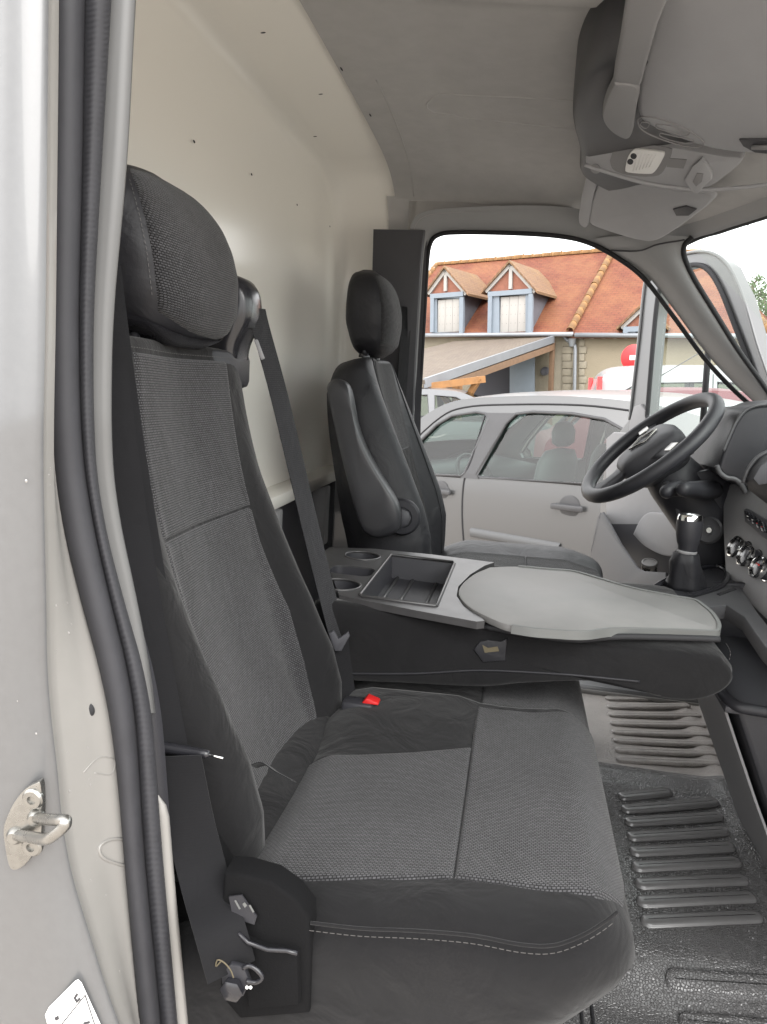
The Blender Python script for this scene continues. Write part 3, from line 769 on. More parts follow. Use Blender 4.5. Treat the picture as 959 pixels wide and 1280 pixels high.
# curved lower shell
P = []
for a in np.linspace(math.radians(200), math.radians(-15), 40):
    u = (math.radians(200) - a) / math.radians(215)
    zt = 1.018 - 0.028 * math.sin(math.pi * u); P.append([H1.pt(zt, a, 0.0035), H1.pt(zt - 0.006, a, 0.005), H1.pt(max(0.979, zt - 0.022), a, 0.003), H1.pt(0.979, a, 0.001)])
grid('headrest_shell', np.array(P), M['gloss_black'], hr)
for y in (-0.648, -0.488):
    tube('headrest_post', [(-0.452, y, 1.00), (-0.450, y, 0.93)], 0.006, M['black'], hr, n=10)
    lathe('post_guide', [(0.016, 0), (0.016, 0.006), (0.011, 0.012)], (-0.451, y, 0.965), (0, 0, 1), M['gloss_black'], bench, n=16)
box('guide_button', (-0.441, -0.630, 0.972), (0.02, 0.02, 0.008), M['gloss_black'], bench, bevel=0.002)

# ---- belt tower on the far shoulder of the outer back
tw = [(-0.47, 0.90), (-0.47, 1.05), (-0.455, 1.085), (-0.425, 1.092), (-0.402, 1.075), (-0.398, 1.03), (-0.415, 0.99), (-0.425, 0.93)]
ring = cs(np.array(tw + [tw[0]]), 40)[:-1]
rings = []
for y, s in ((-0.425, 0.80), (-0.418, 0.95), (-0.405, 1.0), (-0.375, 1.0), (-0.362, 0.95), (-0.356, 0.80)):
    c = ring.mean(0); rings.append([(c[0] + (p[0] - c[0]) * s, y, c[1] + (p[1] - c[1]) * s) for p in ring])
tower = loft('belt_tower', rings, M['gloss_black'], bench)
box('tower_slot', (-0.405, -0.385, 1.022), (0.012, 0.052, 0.010), M['rubber_dark'], tower, bevel=0.002)
prism('tower_edge', VS([(317, 425), (321, 424), (330, 448), (326, 450)], Y=-0.40), (0, 0.006, 0), M['grey_trim'], tower, bevel=0.001)
box('shoulder_cover', (-0.445, -0.42, 0.955), (0.055, 0.15, 0.055), M['black'], bench, bevel=0.012)

# ---- cushions
class Pad:
    """seat pad: rounded-rectangle plan, crowned top, rounded shoulders, tapering skirt"""
    def __init__(s, x0, x1, y0f, y1, zf, r=0.05, rc=0.06, slope=0.05):
        s.x0, s.x1, s.y0f, s.y1, s.zf, s.r, s.rc, s.slope = x0, x1, y0f, y1, zf, r, rc, slope
    def outline(s, n=14, inset=0.0, ff=0.0):
        o = []; r = s.rc
        def arc(cx, cy, a0):
            for k in range(n + 1):
                a = math.radians(a0 + 90 * k / n); o.append((cx + r * math.cos(a), cy + r * math.sin(a)))
        x0, x1, y1 = s.x0 + inset * 0.3, s.x1 - inset - ff, s.y1 - inset * 0.3
        arc(x1 - r, y1 - r, 0); o += [(x, y1) for x in np.linspace(x1 - r, x0 + 0.02, 12)[1:-1]]
        arc2 = [(x0, y1 - 0.02)]; o += arc2; o += [(x0, y) for y in np.linspace(y1 - 0.02, s.y0f(x0) + 0.02, 10)[1:-1]]
        o += [(x, s.y0f(x) + inset) for x in np.linspace(x0, x1 - r, 22)]
        yb = s.y0f(x1 - r) + inset
        for k in range(1, n + 1):
            a = math.radians(270 + 90 * k / n); o.append((x1 - r + r * math.cos(a), yb + r + r * math.sin(a)))
        o += [(x1, y) for y in np.linspace(yb + r, y1 - r, 16)[1:-1]]
        return o
    def dist(s, x, y):
        r = s.rc; yb = s.y0f(min(x, s.x1 - r)); dx = s.x1 - x; dy = y - yb
        if dx < r and dy < r: return max(0.0, r - math.hypot(r - dx, r - dy))
        return max(0.0, min(dx, dy))
    def top(s, x, y, off=0.0):
        d = s.dist(x, y); R = s.r; e = 0.0 if d >= R else R - math.sqrt(max(0, R * R - (R - d) ** 2))
        return s.zf(x, y) - e * 0.75 + off
    def body(s, name, mt, parent, zbot, taper):
        o = np.array(s.outline()); c = np.array([(s.x0 + s.x1) / 2 - 0.03, (s.y0f(0) + s.y1) / 2]); rings = []
        for k in (0.0, 0.2, 0.4, 0.6, 0.75, 0.86, 0.92, 0.96, 0.985, 1.0):
            rings.append([(*(c + (p - c) * k), s.top(*(c + (p - c) * k))) for p in o])
        zt = np.array([s.top(*p) for p in o])
        for t, ins, ff in taper:
            q = s.outline(inset=ins, ff=ff); rings.append([(a[0], a[1], z + (zbot - z) * t) for a, z in zip(q, zt)])
        return loft(name, rings[::-1], mt, parent)
    def insert(s, name, mt, parent, x0, x1, ya, yb, nx=64, ny=70, puff=0.003, sink=(1, 1, 1, 1)):
        P = []
        for u in np.linspace(0, 1, nx):
            row = []
            for w in np.linspace(0, 1, ny):
                xa, xb = (x0(w) if callable(x0) else x0), (x1(w) if callable(x1) else x1); x = xa + (xb - xa) * u
                a, b = ya(x), yb(x); y = a + (b - a) * w
                e = min(1.0, u * abs(xb - xa) / 0.004 if sink[0] else 1, (1 - u) * abs(xb - xa) / 0.004 if sink[1] else 1, w * abs(b - a) / 0.004 if sink[2] else 1, (1 - w) * abs(b - a) / 0.004 if sink[3] else 1)
                row.append((x, y, s.top(x, y, -0.0012 + (0.0012 + puff) * math.sin(max(0, e) * math.pi / 2))))
            P.append(row)
        return grid(name, np.array(P), mt, parent, flip=False)
def zf1(x, y):
    z = 0.458 + 0.045 * x + 0.010 * float(sst(0.06, 0.14, x)) - 0.055 * float(sst(-0.20, -0.30, x)) - 0.02*float(sst(0.10,0.18,x))
    z -= 0.010 * math.exp(-((x + 0.10) / 0.14) ** 2 - ((y + 0.63) / 0.13) ** 2)
    z += 0.012 * float(sst(-0.52, -0.46, y)) * float(sst(0.0, -0.06, x))
    return z
C1 = Pad(-0.315, 0.163, lambda x: lerp(x, [-0.3, -0.15, 0.17], [-0.885, -0.872, -0.852]), -0.352, zf1, r=0.055, rc=0.075)
C1.body('seat_cushion', M['plain'], bench, 0.22, [(0.10, 0.0, 0.010), (0.2, 0.0, 0.028), (0.35, 0.001, 0.055), (0.5, 0.002, 0.082), (0.75, 0.006, 0.125), (1.0, 0.012, 0.165)])
C1.insert('cushion_insert', M['fabric'], bench, -0.246, -0.020, lambda x: lerp(x, [-.25, -.02], [-.838, -.786]), lambda x: lerp(x, [-.25, -.02], [-.572, -.498]))
C1.insert('cushion_insert', M['fabric'], bench, -0.020, lambda w: 0.160 if w > .12 else 0.150 + 0.010 * w / 0.12, lambda x: lerp(x, [-.02, .03, .08, .12, .16], [-.786, -.786, -.789, -.793, -.765]), lambda x: lerp(x, [-.02, .2], [-.372, -.372]), sink=(1, 0, 1, 0))
def zf2(x, y): return 0.452 + 0.03 * x + 0.006 * float(sst(0.05, 0.12, x)) - 0.02*float(sst(0.08,0.16,x)) - 0.05 * float(sst(-0.2, -0.3, x))
C2 = Pad(-0.315, 0.162, lambda x: -0.372, 0.062, zf2, r=0.035, rc=0.05)
C2.body('seat_cushion', M['plain'], bench, 0.30, [(0.3, -0.003, 0.0), (0.7, 0.004, 0.03), (1.0, 0.03, 0.08)])
C2.insert('cushion_insert', M['fabric'], bench, -0.015, 0.152, lambda x: -0.362, lambda x: 0.03, sink=(1, 0, 0, 0))
# piping seam with stitches on the near side of the cushion
sp = [(388, 1150), (450, 1157), (520, 1160), (590, 1166), (650, 1177), (690, 1178), (725, 1166), (752, 1150), (770, 1136)]
def hit_side(px, py):
    best = None
    for Y in np.linspace(-0.90, -0.60, 400):
        p = V(px, py, Y=Y)
        # near skirt surface approximated by the pad outline just under its shoulder
        if C1.dist(p[0], p[1]) > 0.0 and p[0] < C1.x1 and p[1] > C1.y0f(min(p[0], C1.x1 - C1.rc)): best = p; break
    return best if best is not None else V(px, py, Y=-0.86)
spath = cs(np.array([hit_side(*p) for p in sp]), 60)
tube('piping', spath + np.array([0.001, -0.0035, 0]), 0.0018, M['plain'], bench, n=6)
dashes('side_stitch', spath + np.array([0.001, -0.0060, -0.006]), M['stitch'], bench, length=0.0045, gap=0.002, r=0.0004)
# seam threads round the rear insert
e1 = np.array([(-0.247, y, C1.top(-0.247, y, 0.002)) for y in np.linspace(-0.838, -0.575, 40)])
dashes('seat_seam', e1, M['stitch'], bench, r=0.0004, length=0.005, gap=0.0015)
dashes('seat_seam', np.array([(-0.0195, y, C1.top(-0.0195, y, 0.002)) for y in np.linspace(-0.49, -0.40, 20)]), M['stitch'], bench, r=0.0004)
# cloth skirt closing the gap between back and cushion, with a pull strap
P = []
for y in np.linspace(-0.85, -0.36, 20):
    zt = 0.52 if y > -0.8 else 0.50
    P.append([(-0.330, y, 0.425), (-0.296, y, 0.442 + 0.004 * math.sin(y * 50)), (-0.268, y, 0.446 + 0.003 * math.sin(y * 45)), (-0.245, y, 0.440), (-0.225, y, 0.426)])
grid('gap_skirt', np.array(P), M['plain'], bench)
pst = cs(np.array([V(317, 958, Y=-0.70), V(330, 955, Y=-0.70), V(345, 965, Y=-0.70), V(358, 972, Y=-0.70), V(366, 976, Y=-0.69)]), 16)
ribbon('pull_strap', pst + np.array([0.004, -0.01, 0.006]), (0.1, 0.75, -0.55), 0.020, M['belt'], bench)

# ---- side mechanism cover, airbag label, base
cv = [(280, 1092), (305, 1094), (340, 1104), (368, 1124), (386, 1148), (388, 1200), (386, 1268), (300, 1275), (270, 1240)]
cov = prism('recliner_cover', VS(cv, Y=-0.879), (0, 0.03, 0), M['carpet'], bench, bevel=0.004, seg=3)
prism('seat_side_shade', VS([(205, 985), (250, 1030), (285, 1085), (292, 1275), (225, 1275)], Y=-0.835), (0, 0.02, 0), M['carpet'], bench, bevel=0.004)  # dark sheet added as painted shade behind the lap belt
fo = [(372, 1190), (385, 1192), (384, 1262), (370, 1262)]
prism('mechanism_panel', VS([(300, 1172), (330, 1186), (372, 1191), (374, 1258), (310, 1264)], Y=-0.886), (0, 0.02, 0), M['carpet'], bench, bevel=0.004)
tube('mechanism_edge', VS([(298, 1166), (310, 1178), (335, 1187), (358, 1188), (372, 1192)], Y=-0.893), 0.0022, M['gloss_black'], bench, n=8)
lab = VS([(286, 1121), (302, 1119), (321, 1146), (318, 1156), (300, 1150), (292, 1152)], Y=-0.884)
lb = prism('warning_label', lab, (0.0, 0.0015, 0), M['black'], bench)
for q in ([(293, 1126), (295, 1125), (301, 1136), (299, 1137)], [(303, 1130), (306, 1128), (309, 1132), (306, 1135)], [(311, 1132), (313, 1131), (318, 1140), (316, 1141)]):
    prism('printed_mark', VS(q, Y=-0.8848), (0, 0.0003, 0), M['tray'], lb)
box('seat_base', (-0.10, -0.40, 0.165), (0.30, 0.80, 0.27), M['black'], bench, bevel=0.02)
for y in (-0.78, -0.02):
    box('seat_foot', (-0.06, y, 0.055), (0.40, 0.05, 0.11), M['dark_trim'], bench, bevel=0.01)

# ---- folded middle backrest with table
fb_top = [(-0.305, 0.560), (-0.30, 0.590), (-0.24, 0.596), (-0.05, 0.590), (0.02, 0.586), (0.16, 0.578), (0.315, 0.582), (0.345, 0.572), (0.357, 0.552), (0.345, 0.528), (0.315, 0.508), (0.27, 0.502), (0.22, 0.510), (0.155, 0.516), (0.05, 0.497), (-0.02, 0.480), (-0.15, 0.468), (-0.25, 0.460), (-0.285, 0.470)]
ring = cs(np.array(fb_top + [fb_top[0]]), 90)[:-1]; cc = np.array([0.02, 0.535])
rings = []
ring_lo = np.array([(x, min(z, 0.515 + 0.08 * float(sst(-0.06, -0.02, x)))) for x, z in ring])     # hollow under the console plate
for y, s in ((-0.349, 0.0), (-0.349, 0.5), (-0.349, 0.80), (-0.346, 0.92), (-0.338, 0.975), (-0.325, 1.0), (-0.319, -1), (-0.20, -1), (-0.05, -1), (0.044, -1), (0.05, 1.0), (0.062, 0.97), (0.070, 0.9), (0.072, 0.5), (0.072, 0.0)):
    if s < 0: rings.append([(p[0], y, p[1]) for p in ring_lo]); continue
    ax = 1 - (1 - s) * (0.10 if s > 0.5 else 1.0); rings.append([(cc[0] + (p[0] - cc[0]) * (0.985 if 0.9 < s < 1 else (1.0 if s >= 1 else (0.97 if s > .75 else s))), y, cc[1] + (p[1] - cc[1]) * s) for p in ring])
fold = loft('folded_backrest', rings, M['plain'], bench)
lowseam = cs(np.array([V(px, py, Y=-0.349) for px, py in [(432, 842), (520, 842), (600, 838), (690, 842), (740, 846), (800, 852)]]), 30)
tube('lower_piping', lowseam, 0.0020, M['vinyl'], fold, n=6)
dashes('nose_stitch', cs(np.array([V(px, py, Y=y) for px, py, y in [(862, 861, -0.345), (890, 850, -0.335), (908, 832, -0.33), (913, 815, -0.325), (906, 802, -0.30)]]), 24), M['stitch'], fold, r=0.0006)
# worn hinge pocket on the side
pk = prism('hinge_pocket', VS([(592, 812), (600, 802), (610, 800), (626, 802), (634, 798), (632, 826), (604, 828)], Y=-0.352), (0, 0.006, 0), M['vinyl'], fold, bevel=0.002)
prism('worn_foam', VS([(603, 806), (610, 810), (622, 808), (624, 814), (606, 816)], Y=-0.3525), (0, 0.001, 0), M['dust'], fold)
# console plate with tray well and cup holders
ZP = 0.602
def pl(pts): return [tuple(V(px, py, Z=ZP)[:2]) for px, py in pts]
outer = pl([(404, 690), (412, 684), (470, 686), (540, 693), (618, 703), (606, 707), (588, 718), (573, 733), (571, 745), (580, 758), (600, 770), (606, 776), (596, 777), (520, 763), (424, 744)])
well = pl([(450, 744), (488, 695), (490, 694), (567, 703), (568, 705), (546, 757), (544, 758), (452, 746)])
def circle(px, py, rx, n=24):
    c = V(px, py, Z=ZP)[:2]; return [(c[0] + rx * math.cos(a), c[1] + rx * math.sin(a)) for a in np.linspace(0, 2 * math.pi, n, endpoint=False)]
h1 = circle(453, 695, 0.036); h3 = circle(425, 731, 0.036)
c2 = V(440, 713, Z=ZP)[:2]; h2 = [(c2[0] + a * 1.0, c2[1] + b) for a, b in rrect(0.082, 0.066, 0.018)]
con = plate('console_plate', outer, [well, h1, h2, h3], lambda u, v, d: (u, v, ZP - d), 0.004, M['console'], fold, odepth=0.012)
def well_part(nm, poly, dep, mt, taper=0.94):
    p = np.array(poly); c = p.mean(0); rings = [[(*(c + (q - c) * k), ZP - d) for q in p] for k, d in ((1.0, 0.003), (taper, dep * 0.5), (taper - 0.03, dep), (taper * 0.5, dep), (0.0, dep))]
    return loft(nm, rings, mt, fold, caps=False, sharp=40, uv=False)
well_part('tray_well', well, 0.045, M['black'], 0.97)
for h in (h1, h2, h3): well_part('cup_holder', h, 0.075, M['black'])
tube('well_rim', np.array([(a, b, ZP + 0.001) for a, b in well]), 0.003, M['console'], con, n=6, closed=True)
wf = [np.array(p) for p in well]
for t in (0.13, 0.38, 0.75):
    a = wf[0] * (1 - t) + wf[6] * t; b = wf[2] * (1 - t) + wf[4] * t
    tube('well_rib', [(a[0], a[1] + 0.010, ZP - 0.043), (b[0], b[1] - 0.010, ZP - 0.043)], 0.003, M['console'], con, n=6)
for h in (h1, h3):
    tube('cup_ring', np.array([(a, b, ZP + 0.0005) for a, b in h]), 0.0022, M['console'], con, n=6, closed=True)
# light grey writing table
tb = [(612, 709), (592, 718), (576, 732), (574, 744), (586, 758), (608, 770), (640, 782), (690, 788), (730, 790), (768, 786), (830, 787), (893, 789), (899, 786), (893, 770), (880, 757), (868, 750), (840, 745), (790, 735), (745, 722), (715, 714), (680, 711), (645, 708)]
ZT = 0.606
tq = cs(np.array([V(px, py, Z=ZT) for px, py in tb] + [V(*tb[0], Z=ZT)]), 120)[:-1]
tab = prism('table_top', tq - np.array([0, 0, 0.011]), (0, 0, 0.011), M['tray_worn'], fold, bevel=0.002)
rim = cs(np.array([V(px, py, Z=ZT) for px, py in [(640, 782), (665, 786), (690, 788), (730, 790), (768, 786), (830, 787), (888, 789), (898, 787), (898, 778), (890, 766), (878, 756), (868, 750), (840, 745), (790, 735), (745, 722), (715, 714), (680, 711), (648, 708)]]), 90)
sweep('table_rim', rim + np.array([0, 0, -0.004]), [(0.0060, -0.0030), (0.0070, 0.0), (0.0060, 0.0030), (-0.0075, 0.0030), (-0.0075, -0.0030)], M['tray'], fold, up=(0, 0, 1), sharp=50)
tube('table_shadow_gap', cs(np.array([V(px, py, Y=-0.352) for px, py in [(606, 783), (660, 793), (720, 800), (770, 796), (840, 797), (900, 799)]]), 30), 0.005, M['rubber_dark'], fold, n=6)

# ---- middle belt (inner shoulder) with tongue and buckle
mb = thing('seat_belt', (-0.27, -0.37, 0.45), 'grey seat belt running from the black tower down beside the folded table', 'seat belt', 'seat belts')
p = cs(np.array([V(320, 385, Y=-0.385), V(326, 410, Y=-0.375), V(348, 490, Y=-0.355), V(372, 590, Y=-0.345), V(397, 695, Y=-0.345), V(420, 786, Y=-0.355), V(424, 800, Y=-0.36)]), 40)
ribbon('webbing', p, (0.30, 0.95, 0.05), 0.046, M['belt_grey'], mb)
ribbon('lower_webbing', cs(np.array([V(424, 802, Y=-0.365), V(427, 830, Y=-0.365), V(430, 860, Y=-0.37), V(434, 885, Y=-0.385)]), 10), (0.55, 0.8, 0.1), 0.044, M['belt'], mb)
tg = prism('tongue', VS([(412, 790), (418, 787), (424, 797), (436, 788), (438, 794), (428, 812), (420, 812)], Y=-0.372), (0, -0.008, 0), M['dark_trim'], mb, bevel=0.002)
bk = thing('belt_buckle', (-0.20, -0.43, 0.44), 'black seat belt buckle with red release button on the bench cushion', 'buckle')
box('buckle_body', V(448, 886, Y=-0.415), (0.050, 0.030, 0.030), M['black'], bk, bevel=0.006)
prism('release_button', VS([(452, 879), (458, 873), (472, 879), (473, 882)], Y=-0.425), (0.0, 0.02, 0), M['red'], bk, bevel=0.0012)

# ---- near belt: shoulder run beside the back, lap run to the floor anchor
nb = thing('seat_belt', (-0.30, -0.86, 0.33), 'black seat belt hanging beside the door pillar down to its floor anchor', 'seat belt', 'seat belts')
p = cs(np.array([V(120, 330, Y=-0.80), V(140, 480, Y=-0.79), V(165, 640, Y=-0.785), V(192, 800, Y=-0.79), V(216, 930, Y=-0.80), V(222, 965, Y=-0.81)]), 40)
ribbon('shoulder_webbing', p, (0.62, 0.77, 0.10), 0.048, M['belt'], nb)
p = cs(np.array([V(114, 330, Y=-0.83), V(130, 480, Y=-0.82), V(152, 640, Y=-0.815), V(179, 800, Y=-0.82), V(205, 940, Y=-0.83)]), 40)
ribbon('return_webbing', p, (0.75, 0.62, 0.1), 0.048, M['belt'], nb)
p = cs(np.array([V(222, 945, Y=-0.845), V(236, 1020, Y=-0.855), V(256, 1100, Y=-0.870), V(276, 1165, Y=-0.900), V(290, 1215, Y=-0.906)]), 30)
wd = [np.array([0.97 - 0.25 * t, 0.2 + 0.5 * t, 0.1]) for t in np.linspace(0, 1, 30)]
ribbon('lap_webbing', p, wd, 0.046, M['belt'], nb)
an = prism('anchor_plate', VS([(276, 1216), (288, 1206), (305, 1210), (312, 1228), (304, 1246), (288, 1250), (278, 1238)], Y=-0.909), (0, 0.006, 0), M['black'], nb, bevel=0.0015)
lathe('anchor_bolt', [(0.011, 0), (0.011, 0.006), (0.008, 0.008), (0.0, 0.008)], V(292, 1234, Y=-0.910), (0, -1, 0), M['gloss_black'], nb, n=6)
tube('anchor_spring', cs(VS([(304, 1210), (312, 1207), (322, 1213), (328, 1222), (320, 1228), (308, 1226)], Y=-0.910), 20), 0.0022, M['gloss_black'], nb, n=6)
for px in (309, 313.5): lathe('bright_pin', [(0.0016, 0), (0.0013, 0.001), (0, 0.0014)], V(px, 1234, Y=-0.918), (0, -1, 0), M['white'], nb, n=8)
tube('loose_wire', cs(VS([(276, 1202), (270, 1208), (272, 1200), (280, 1203), (288, 1212), (292, 1222)], Y=-0.914), 24), 0.0007, M['dust'], nb, n=5)
# rod with black grip stuck between belt and seat
rd = thing('grip_rod', (-0.33, -0.84, 0.50), 'thin metal rod with tapered black grip poking out beside the belt', 'rod')
tube('grip', cs(VS([(188, 931), (210, 935), (240, 940), (262, 943)], Y=-0.83), 12), np.interp(np.linspace(0, 1, 12), [0, .6, .9, 1], [.0062, .0055, .0045, .003]), M['gloss_black'], rd, n=12)
tube('metal_tip', VS([(258, 942), (279, 948)], Y=-0.83), 0.0011, M['chrome'], rd, n=8)
lathe('peg', [(0.0045, 0), (0.0045, 0.012), (0.003, 0.015), (0, 0.015)], V(243, 968, Y=-0.825), (0.1, -0.3, 1), M['dark_trim'], rd, n=12)

# ================================================================== driver's seat
ds = thing('driver_seat', (-0.10, 0.50, 0.0), 'dark driver seat on the far side of the cab with raised armrest', 'car seat')
prof = [(-0.205, 0.43), (-0.222, 0.52), (-0.245, 0.61), (-0.285, 0.73), (-0.325, 0.85), (-0.352, 0.94), (-0.372, 1.015)]
B2 = Back(prof, 0.515, lambda v: lerp(v, [0, .5, .8, .93, 1], [.245, .245, .232, .215, .185]), lambda v: lerp(v, [0, .4, .85, 1], [.17, .165, .125, .08]),
          [0.030, 0.048, 0.062, 0.060, 0.048, 0.034, 0.022, 0.010, 0.0], n=4.5)
B2.body('backrest', M['vinyl'], ds)
i0 = lambda v: lerp(v, [0, .5, 1], [-.52, -.56, -.60]); i1 = lambda v: lerp(v, [0, .5, 1], [.52, .56, .60])
B2.insert('back_insert', M['plain'], ds, 0.05, 0.56, i0, i1, puff=0.003)
B2.insert('back_insert', M['fabric'], ds, 0.56, 0.97, i0, i1, puff=0.003)
for c in (-0.70, 0.70):
    tube('back_seam', np.array([B2.front(v, c * lerp(v, [0, 1], [1.0, 0.98]), 0.0005) for v in np.linspace(0.06, 0.985, 50)]), 0.0016, M['rubber_dark'], ds, n=5)
H2 = Head([(1.015, 0.03, -0.375, -0.415), (1.026, 0.075, -0.350, -0.435), (1.050, 0.105, -0.337, -0.445), (1.10, 0.122, -0.332, -0.460), (1.14, 0.128, -0.335, -0.460), (1.18, 0.124, -0.347, -0.458),
           (1.205, 0.112, -0.360, -0.454), (1.222, 0.09, -0.376, -0.448), (1.232, 0.055, -0.392, -0.440), (1.235, 0.012, -0.408, -0.425)], 0.50)
zz = np.linspace(1.015, 1.235, 50); H2.tab = np.stack([zz] + [np.convolve(np.pad(np.interp(zz, H2.tab[:, 0], H2.tab[:, k]), 2, mode='edge'), np.ones(5) / 5, 'valid') for k in (1, 2, 3)], 1)
h2_ = H2.body('headrest', M['vinyl'], ds)
H2.cover('headrest_cloth', M['fabric'], h2_, lambda u: 1.040, lambda u: 1.225 - 0.01 * abs(2 * u - 1), math.radians(150), math.radians(10))
for y in (0.43, 0.57):
    tube('headrest_post', [(-0.405, y, 1.06), (-0.402, y, 0.98)], 0.006, M['black'], h2_, n=10)
    lathe('post_guide', [(0.015, 0), (0.015, 0.006), (0.011, 0.012)], (-0.403, y, 1.012), (0, 0, 1), M['gloss_black'], ds, n=16)
# armrest folded upright
arm = [(413, 500), (411, 484), (416, 476), (424, 474), (434, 479), (439, 490), (444, 520), (456, 556), (474, 590), (494, 622), (501, 640), (501, 656), (495, 665), (478, 671), (462, 668), (452, 655), (440, 615), (424, 550)]
aq = cs(np.vstack([VS(arm, Y=0.22), V(*arm[0], Y=0.22)]), 72)[:-1]; ac = aq.mean(0); rings = []
for y, s in ((0.192, 0.0), (0.192, 0.6), (0.193, 0.86), (0.197, 0.95), (0.206, 1.0), (0.235, 1.0), (0.242, 0.96), (0.244, 0.0)):
    sc = (y + 1.47) / 1.69; rings.append([(ac[0] + (q[0] - ac[0]) * s, y, ac[2] + (q[2] - ac[2]) * s) for q in aq])
armo = loft('armrest', rings, M['armrest'], ds)
lathe('adjuster_surround', [(0.045, 0), (0.045, 0.006), (0.040, 0.012), (0.026, 0.013), (0.024, 0.010)], V(503, 646, Y=0.262), (0, -1, 0), M['black'], armo, n=24)
lathe('adjuster_knob', [(0.022, 0), (0.022, 0.016), (0.016, 0.020), (0, 0.020)], V(503, 646, Y=0.258), (0, -1, 0), M['dark_trim'], armo, n=8)
def zf3(x, y):
    return 0.478 + 0.02 * x + 0.020 * float(sst(0.10, 0.22, abs(y - 0.50))) - 0.05 * float(sst(-0.10, -0.25, x)) - 0.02 * float(sst(0.16, 0.26, x))
C3 = Pad(-0.26, 0.285, lambda x: 0.255, 0.755, zf3, r=0.05, rc=0.08)
C3.body('seat_cushion', M['vinyl'], ds, 0.32, [(0.3, -0.003, 0.0), (0.7, 0.006, 0.03), (1.0, 0.03, 0.07)])
C3.insert('cushion_insert', M['fabric'], ds, -0.16, 0.06, lambda x: 0.365, lambda x: 0.635, puff=0.006)
C3.insert('cushion_insert', M['fabric'], ds, 0.06, 0.265, lambda x: 0.365, lambda x: 0.635, puff=0.006, sink=(1, 0, 1, 1))
box('seat_base', (-0.02, 0.50, 0.20), (0.42, 0.40, 0.40), M['black'], ds, bevel=0.02)
db = thing('seat_belt', (-0.40, 0.80, 1.1), 'black seat belt on the far pillar behind the driver seat', 'seat belt', 'seat belts')
ribbon('webbing', cs(np.array([V(509, 384, Y=0.775), V(506, 430, Y=0.77), V(501, 520, Y=0.775), V(498, 640, Y=0.79)]), 16), (0.5, 0.85, 0), 0.046, M['belt'], db)

# ================================================================== floor mat
fm = thing('floor_mat', (0.4, 0.2, 0.0), 'black moulded rubber cab floor mat with long raised ribs', 'floor mat')
def zm(x, y):
    z = 0.002 - 0.055 * float(sst(-0.235, -0.345, y)) + 0.012 * math.exp(-((y - 0.375) / 0.035) ** 2)
    z += 0.16 * float(sst(0.60, 0.86, x)) ** 1.3 + 0.010 * math.exp(-((x - 0.60) / 0.03) ** 2) * float(sst(-0.1, 0.25, y))
    z += 0.0025 * math.sin(9 * x + 5 * y) * math.sin(7 * y)
    return z
gx = np.linspace(0.02, 0.92, 60); gy = np.linspace(-0.90, 0.92, 140)
ysp = 100
grid('passenger_mat', np.array([[(x, y, zm(x, y)) for y in gy[:ysp + 1]] for x in gx]), M['mat_rubber'], fm, flip=True)
grid('driver_mat', np.array([[(x, y, zm(x, y)) for y in gy[ysp:]] for x in gx]), M['mat_glare'], fm, flip=True)  # same rubber mat, paler here to paint in the doorway light
def rib(p0, p1, hw, name='rib', h=0.007, mt='mat_rib'):
    a, b = V(*p0, Z=0.0)[:2], V(*p1, Z=0.0)[:2]
    if p0[1] > 1200: a, b = V(*p0, Z=-0.053)[:2], V(*p1, Z=-0.053)[:2]
    d = (b - a) / np.linalg.norm(b - a); s = np.array([-d[1], d[0]])
    def ringpts(w):
        o = []
        for k in range(9): t = math.pi / 2 + math.pi * k / 8; o.append(a + d * hw + (d * math.cos(t) + s * math.sin(t)) * w)
        for k in range(9): t = -math.pi / 2 + math.pi * k / 8; o.append(b - d * hw + (d * math.cos(t) + s * math.sin(t)) * w)
        return o
    rings = [[(*q, zm(*q) + hh) for q in ringpts(w)] for w, hh in ((hw * 1.32, 0.0006), (hw * 1.20, -0.0035), (hw * 1.02, -0.003), (hw, h * 0.6), (hw * 0.80, h), (hw * 0.4, h * 1.06), (0.0008, h * 1.07))]
    return loft(name, rings, M[mt], fm, caps=False, uv=False)
for p0, p1 in [((773, 997), (839, 991)), ((777, 1013), (897, 1005)), ((781, 1029), (903, 1022)), ((784, 1048), (910, 1040)), ((787, 1067), (918, 1060)), ((790, 1086), (926, 1079)), ((794, 1107), (934, 1102)), ((796, 1129), (944, 1124)), ((801, 1153), (952, 1149))]:
    rib(p0, p1, 0.0150)
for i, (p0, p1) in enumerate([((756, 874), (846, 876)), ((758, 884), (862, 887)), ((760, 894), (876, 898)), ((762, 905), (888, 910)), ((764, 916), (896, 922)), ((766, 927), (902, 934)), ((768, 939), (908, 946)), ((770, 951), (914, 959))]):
    rib(p0, p1, 0.0140, h=0.006, mt='mat_glare')
rib((829, 1244), (1010, 1268), 0.0150, mt='mat_rubber'); rib((848, 1277), (1010, 1300), 0.0150, mt='mat_rubber')  # nearest ribs darker: weaker reflection here is put into their colour
for xs in (0.195, 0.213): tube('mat_groove', [(xs, y, zm(xs, y) + 0.0005) for y in np.linspace(-0.50, -0.26, 12)], 0.003, M['rubber_dark'], fm, n=6)
# bare sill plate behind the driver's mat
sp_ = thing('sill_plate', (0.4, 0.90, 0.01), 'pale metal sill plate with a screw at the driver doorway', 'sill plate')
box('plate', (0.42, 0.905, 0.008), (0.62, 0.060, 0.016), M['jamb'], sp_, bevel=0.003)
lathe('screw', [(0.012, 0), (0.011, 0.003), (0.0, 0.004)], V(770, 860, Z=0.018), (0, 0, 1), M['zinc'], sp_, n=14)

# ================================================================== dashboard
dash = thing('dashboard', (0.65, 0.1, 0.1), 'dark grey van dashboard with chrome ringed heater knobs and open storage bin', 'dashboard')
